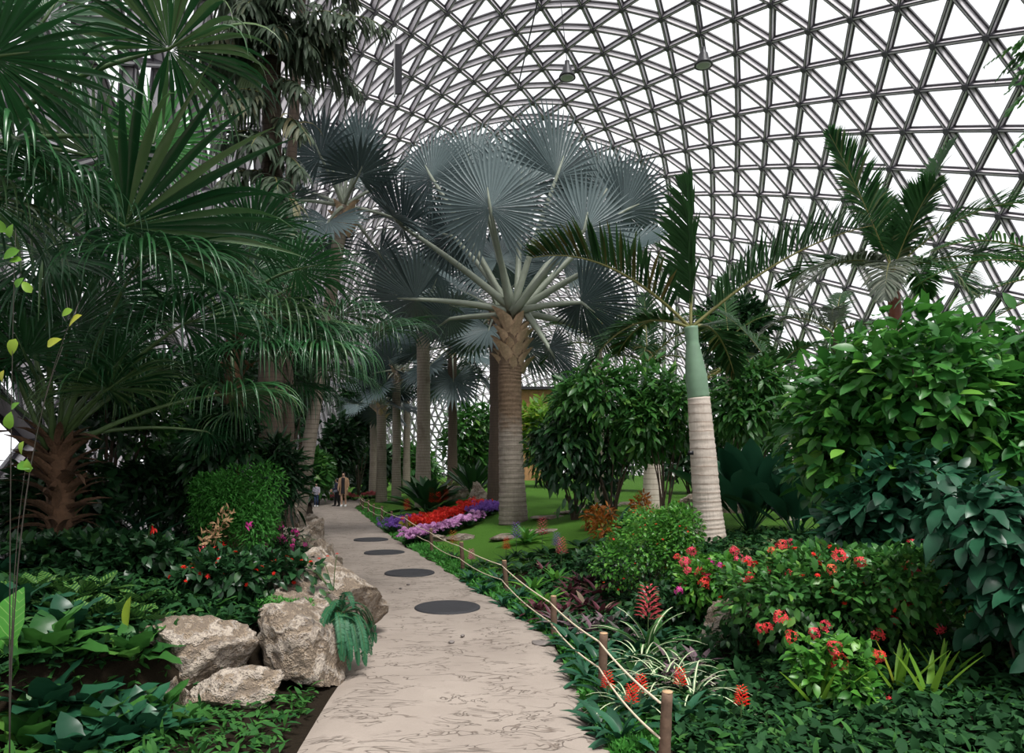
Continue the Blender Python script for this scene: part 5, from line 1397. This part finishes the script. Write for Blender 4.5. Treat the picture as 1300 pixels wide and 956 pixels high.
# impatiens sprig in front of the pale boulder
b = np.array([-1.9, 7.55, 0.62])
t = thing('impatiens', b, 'single leafy sprig with red buds hanging in front of the pale boulder', 'plant')
mb = MB(); ends = [W(412, 715, 7.4), W(398, 725, 7.4), W(405, 760, 7.4), W(428, 704, 7.45), W(388, 718, 7.4)]
for e in ends: mb.add(*tube(bez([0, 0, 0], (e - b) * .5 + [0, -.05, .1], e - b, 8), np.linspace(.006, .003, 8), 5))
mb.build('stems', M_stemg, t)
me = tpl_mesh('leaf', T_ov, M_dark); mf = tpl_mesh('bud', T_fl52, M_fred)
for px, py in ((402, 718), (398, 732), (410, 728), (395, 742), (405, 748), (412, 758), (400, 760), (386, 722), (392, 730), (415, 740), (408, 768)):
    a = rng.random() * 6.28
    place('leaf', me, t, W(px, py, 7.4) - b, frames(np.array([[math.cos(a), -.4, -.7]]), np.array([[0, -1, .6]]))[0], .11)
for px, py in ((428, 703), (383, 711), (405, 709), (416, 706)): place('bud', mf, t, W(px, py, 7.38) - b, np.eye(3), .045)

# ------------------------------------------------------------------ lamps and hangings under the vault
M_lamp = plain('dark_lamp_metal', (0.05, 0.05, 0.055), 0.4, 0.6)
M_lampi = plain('pale_lamp_rim', (0.5, 0.5, 0.5), 0.4)


def roof_z(x, y):
    i = np.argmin((P[:, 0] - x) ** 2 + (P[:, 1] - y) ** 2 - 1e-3 * P[:, 2])
    return P[i]


for px, py, d, lb in ((720, 92, 31.0, 'bell-shaped pendant lamp under the vault above the great silver palm'), (893, 76, 29.0, 'bell-shaped pendant lamp under the vault above the white-trunked palm')):
    c = W(px, py, d); up_ = roof_z(c[0], c[1])
    t = thing('pendant_lamp', c, lb, 'lamp', 'pendant lamps under the vault')
    up_ = c + (up_ - c) / 1.5; t.scale = (1.5, 1.5, 1.5)
    pr2 = [(0.02, .34), (.07, .33), (.075, .22), (.12, .16), (.15, .02), (.23, -.10), (.25, -.16), (.22, -.16)]
    an = np.linspace(0, 2 * np.pi, 20, endpoint=False); j = np.arange(20)
    V = np.concatenate([np.stack([r * np.cos(an), r * np.sin(an), np.full(20, z)], 1) for r, z in pr2])
    MB().add(V, np.concatenate([np.stack([i * 20 + j, (i + 1) * 20 + j, (i + 1) * 20 + (j + 1) % 20, i * 20 + (j + 1) % 20], 1)[:, ::-1] for i in range(7)])).build('shade', M_lamp, t)
    MB().add(*tube([[0, 0, -.155], [0, 0, -.17]], [.21, .17], 16)).build('lens', M_lampi, t)
    MB().add(*tube([[0, 0, .3], up_ - c], .012, 5)).build('cable', M_lamp, t)
c = W(506, 88, 30.0); up_ = roof_z(c[0], c[1])
t = thing('hanging_banner', c, 'long narrow dark banner board hanging in front of the white lattice', 'banner')
for nm, m, vf in (('board', M_lamp, box([0, 0, 0], (.14, 0, 0), (0, .05, 0), (0, 0, 1.05))), ('frame', M_lampi, box([-.17, 0.02, 0], (.03, 0, 0), (0, .05, 0), (0, 0, 1.15)))):
    MB().add(*vf).build(nm, m, t, smooth=False)
MB().add(*tube([[-.17, 0.02, 1.1], up_ - c], .02, 6)).build('hanger', M_lampi, t)
a_, e_ = W(684, -4, 26), W(657, 112, 31)
tag(MB().add(*tube(bez(a_, (a_ + e_) / 2, e_, 10), .03, 6)).build('roof_cable', M_lamp, None), 'dark cable slanting down from the vault towards the great silver palm', 'cable')

# ------------------------------------------------------------------ wooden hut far behind
b = on(1.9, 62, -0.1)
t = thing('wooden_hut', b, 'tan wooden tower hut far behind the great silver palm', 'building')
M_plank = plain('tan_planks', (0.42, 0.22, 0.10), 0.8, 0, 0.5, 3, 0.4)
for i in range(12):
    MB().add(*box([-2.2 + i * .4, 0, 4.0], (.19, 0, 0), (0, .05, 0), (0, 0, 4.0))).build('plank', M_plank, t, smooth=False)
MB().add(*box([0, 1.6, 4.0], (2.3, 0, 0), (0, 1.5, 0), (0, 0, 3.95))).build('wall', M_plank, t, smooth=False)
MB().add(*box([0, 1.3, 8.12], (2.7, 0, 0), (0, 2.0, 0), (0, 0, .12))).build('roof', M_lamp, t, smooth=False)

# ------------------------------------------------------------------ walkers
M_skin = plain('skin', (0.50, 0.31, 0.22), 0.55, 0, 0.06, 8)
M_hair = plain('black_hair', (0.012, 0.010, 0.010), 0.45)
M_tan = plain('tan_coat_cloth', (0.36, 0.22, 0.13), 0.9, 0, 0.12, 30)
M_blk = plain('black_cloth', (0.012, 0.012, 0.014), 0.9)
M_jean = plain('denim', (0.035, 0.06, 0.13), 0.9)
M_lilac = plain('grey_lilac_cloth', (0.34, 0.32, 0.38), 0.9)
M_navy = plain('navy_cloth', (0.015, 0.02, 0.045), 0.9)
M_wht = plain('white_shoe', (0.7, 0.7, 0.7), 0.6)
M_bluew = plain('pale_blue_bag', (0.3, 0.36, 0.48), 0.8)


def loft(rings, n=16, gap=0.0):
    """closed or front-open shell through rings (cx, cy, z, rx, ry); gap is the front opening half angle"""
    if gap: a = np.linspace(-math.pi / 2 + gap, 1.5 * math.pi - gap, n)
    else: a = np.linspace(0, 2 * math.pi, n, endpoint=False)
    V = np.concatenate([np.stack([cx + rx * np.cos(a), cy + ry * np.sin(a), np.full(n, z)], 1) for cx, cy, z, rx, ry in rings])
    m = n - 1 if gap else n
    j = np.arange(m)
    return V, np.concatenate([np.stack([i * n + j, i * n + (j + 1) % n, (i + 1) * n + (j + 1) % n, (i + 1) * n + j], 1) for i in range(len(rings) - 1)])


def person(label, loc, h, rz, clothes, stride=0.0, arms=(0.12, 0.12)):
    s = h / 1.65
    t = thing('person', loc, label, 'person'); t.rotation_euler = (0, 0, rz); t.scale = (s, s, s)
    J = {}; E = []
    def v(nm, p, r, par=None):
        J[nm] = (p, r, len(J))
        if par: E.append((J[par][2], J[nm][2]))
    v('pelvis', (0, 0, .88), (.13, .10)); v('waist', (0, 0, 1.02), (.11, .085), 'pelvis'); v('chest', (0, 0.01, 1.22), (.135, .10), 'waist')
    v('neckb', (0, .015, 1.38), (.07, .06), 'chest'); v('neck', (0, .005, 1.43), (.048, .05), 'neckb'); v('jaw', (0, -.01, 1.48), (.062, .07), 'neck'); v('head', (0, .0, 1.55), (.075, .09), 'jaw'); v('crown', (0, .005, 1.62), (.055, .065), 'head')
    v('nose', (0, -.10, 1.525), (.012, .014), 'head')
    for sg, sd in ((-1, 'l'), (1, 'r')):
        st = stride * sg
        v('ear' + sd, (sg * .08, .01, 1.53), (.012, .02), 'head')
        v('hip' + sd, (sg * .085, 0, .84), (.085, .09), 'pelvis'); v('knee' + sd, (sg * .085, -.02 + st * .5, .47), (.058, .06), 'hip' + sd); v('calf' + sd, (sg * .085, .01 + st * .8, .32), (.052, .056), 'knee' + sd)
        v('ank' + sd, (sg * .085, .02 + st, .09), (.036, .04), 'calf' + sd); v('toe' + sd, (sg * .095, -.12 + st, .03), (.036, .028), 'ank' + sd)
        ar = arms[0 if sg < 0 else 1]
        v('sh' + sd, (sg * .165, .01, 1.345), (.058, .058), 'neckb'); v('elb' + sd, (sg * .22, .03, 1.07), (.042, .042), 'sh' + sd); v('wri' + sd, (sg * .225, -.02 - ar, .84 + ar * .5), (.028, .028), 'elb' + sd)
        hp = np.array([sg * .225, -.04 - ar, .77 + ar * .5]); v('palm' + sd, tuple(hp), (.018, .034), 'wri' + sd)
        for q in range(4):
            a = hp + [0, -.025 + .018 * q, -.045]; L = (.03, .036, .034, .026)[q]
            v(f'f{q}' + sd, tuple(a), (.0085, .0085), 'palm' + sd); v(f'g{q}' + sd, tuple(a + [-sg * .012, -.006, -L]), (.0075, .0075), f'f{q}' + sd)
        v('th' + sd, tuple(hp + [-sg * .01, -.045, -.012]), (.01, .01), 'palm' + sd); v('ti' + sd, tuple(hp + [-sg * .015, -.055, -.045]), (.008, .008), 'th' + sd)
    me = bpy.data.meshes.new('body')
    me.from_pydata([J[q][0] for q in J], E, [])
    me.materials.append(M_skin)
    o = link('body', me, t)
    sk = o.modifiers.new('skin', 'SKIN'); sk.use_smooth_shade = True
    for i, q in enumerate(J):
        d_ = me.skin_vertices[0].data[i]; d_.radius = J[q][1]; d_.use_root = (q == 'pelvis')
    sb = o.modifiers.new('sub', 'SUBSURF'); sb.levels = 1; sb.render_levels = 1
    MB().add(*loft([(0, .02, 1.44, .05, .055), (0, .03, 1.49, .088, .085), (0, .02, 1.56, .098, .112), (0, .015, 1.62, .086, .10), (0, .01, 1.665, .045, .05), (0, .01, 1.675, .004, .004)], 18, .75)).build('hair', M_hair, t)
    for sg in (-1, 1):
        MB().add(*tube([[sg * .032, -.088, 1.545], [sg * .032, -.094, 1.545]], [.011, .008], 8)).build('eye', M_hair, t)
    MB().add(*tube([[-.025, -.086, 1.49], [0, -.094, 1.488], [.025, -.086, 1.49]], .005, 5)).build('mouth', M_frose, t)
    for nm, m, parts in clothes:
        mb = MB()
        for vf in parts: mb.add(*vf)
        mb.build(nm, m, t)
    return t


def sleeve(sg, ar, r=1.0, end=.86):
    return tube([[sg * .15, .01, 1.37], [sg * .19, .015, 1.27], [sg * .222, .03, 1.07], [sg * .226, -.02 - ar * .9, end + ar * .5]], np.array([.062, .066, .058, .05]) * r, 10)


def leg(sg, st=0.0, z1=.1):
    return tube([[sg * .08, 0, .9], [sg * .086, -.01 + st * .3, .65], [sg * .086, -.015 + st * .6, .45], [sg * .086, .015 + st * .9, z1]], [.1, .085, .07, .06], 12)


def shoe(sg, st=0.0):
    return loft([(sg * .09, -.05 + st, 0.0, .048, .125), (sg * .09, -.05 + st, .035, .05, .128), (sg * .09, -.02 + st, .07, .045, .09), (sg * .088, .02 + st, .10, .042, .05)], 14)


dy = lambda py: CAM_H * F_PX / (py - HORIZON)
person('woman in a long tan coat over a black dress walking with two children', (-8.22, 34.6, 0.0), 1.66, 0.0, [
    ('dress', M_blk, [loft([(0, 0, 1.40, .09, .08), (0, 0, 1.33, .165, .11), (0, 0, 1.2, .155, .125), (0, 0, 1.02, .13, .11), (0, 0, .88, .165, .13), (0, 0, .62, .19, .15)], 18)]),
    ('coat', M_tan, [loft([(0, .01, 1.42, .10, .09), (0, .01, 1.36, .19, .125), (0, .01, 1.2, .185, .15), (0, .01, 1.0, .18, .15), (0, .01, .8, .205, .17), (0, .01, .56, .225, .185)], 22, .5), sleeve(-1, .12), sleeve(1, .12)]),
    ('shoe', M_wht, [shoe(-1, -.05)]), ('shoe', M_wht, [shoe(1, .05)])], stride=.05)
person('child in navy jacket and dark trousers turned sideways beside the woman', (-8.62, 34.9, 0.0), 1.36, -1.2, [
    ('jacket', M_navy, [loft([(0, 0, 1.42, .08, .08), (0, 0, 1.36, .185, .12), (0, 0, 1.2, .175, .15), (0, 0, 1.0, .165, .14), (0, 0, .84, .175, .15)], 18), sleeve(-1, .3), sleeve(1, .3)]),
    ('trousers', M_blk, [leg(-1, -.12), leg(1, .12), loft([(0, 0, .95, .14, .11), (0, 0, .84, .16, .12), (0, 0, .78, .12, .11)], 16)]),
    ('satchel', M_bluew, [box([.17, -.12, .95], (.04, 0, 0), (0, .12, 0), (0, 0, .11))]),
    ('shoe', M_blk, [shoe(-1, -.12)]), ('shoe', M_blk, [shoe(1, .12)])], stride=.12, arms=(.3, .3))
person('small child in a grey lilac jacket and blue jeans', (-9.55, 34.6, 0.0), 1.13, 0.1, [
    ('jacket', M_lilac, [loft([(0, 0, 1.42, .09, .09), (0, 0, 1.36, .2, .14), (0, 0, 1.2, .19, .16), (0, 0, 1.0, .185, .16), (0, 0, .84, .19, .16)], 18), sleeve(-1, .2, 1.15), sleeve(1, .2, 1.15)]),
    ('jeans', M_jean, [leg(-1), leg(1), loft([(0, 0, .95, .14, .11), (0, 0, .84, .16, .12), (0, 0, .78, .12, .11)], 16)]),
    ('shoe', M_wht, [shoe(-1)]), ('shoe', M_wht, [shoe(1)])], arms=(.2, .2))
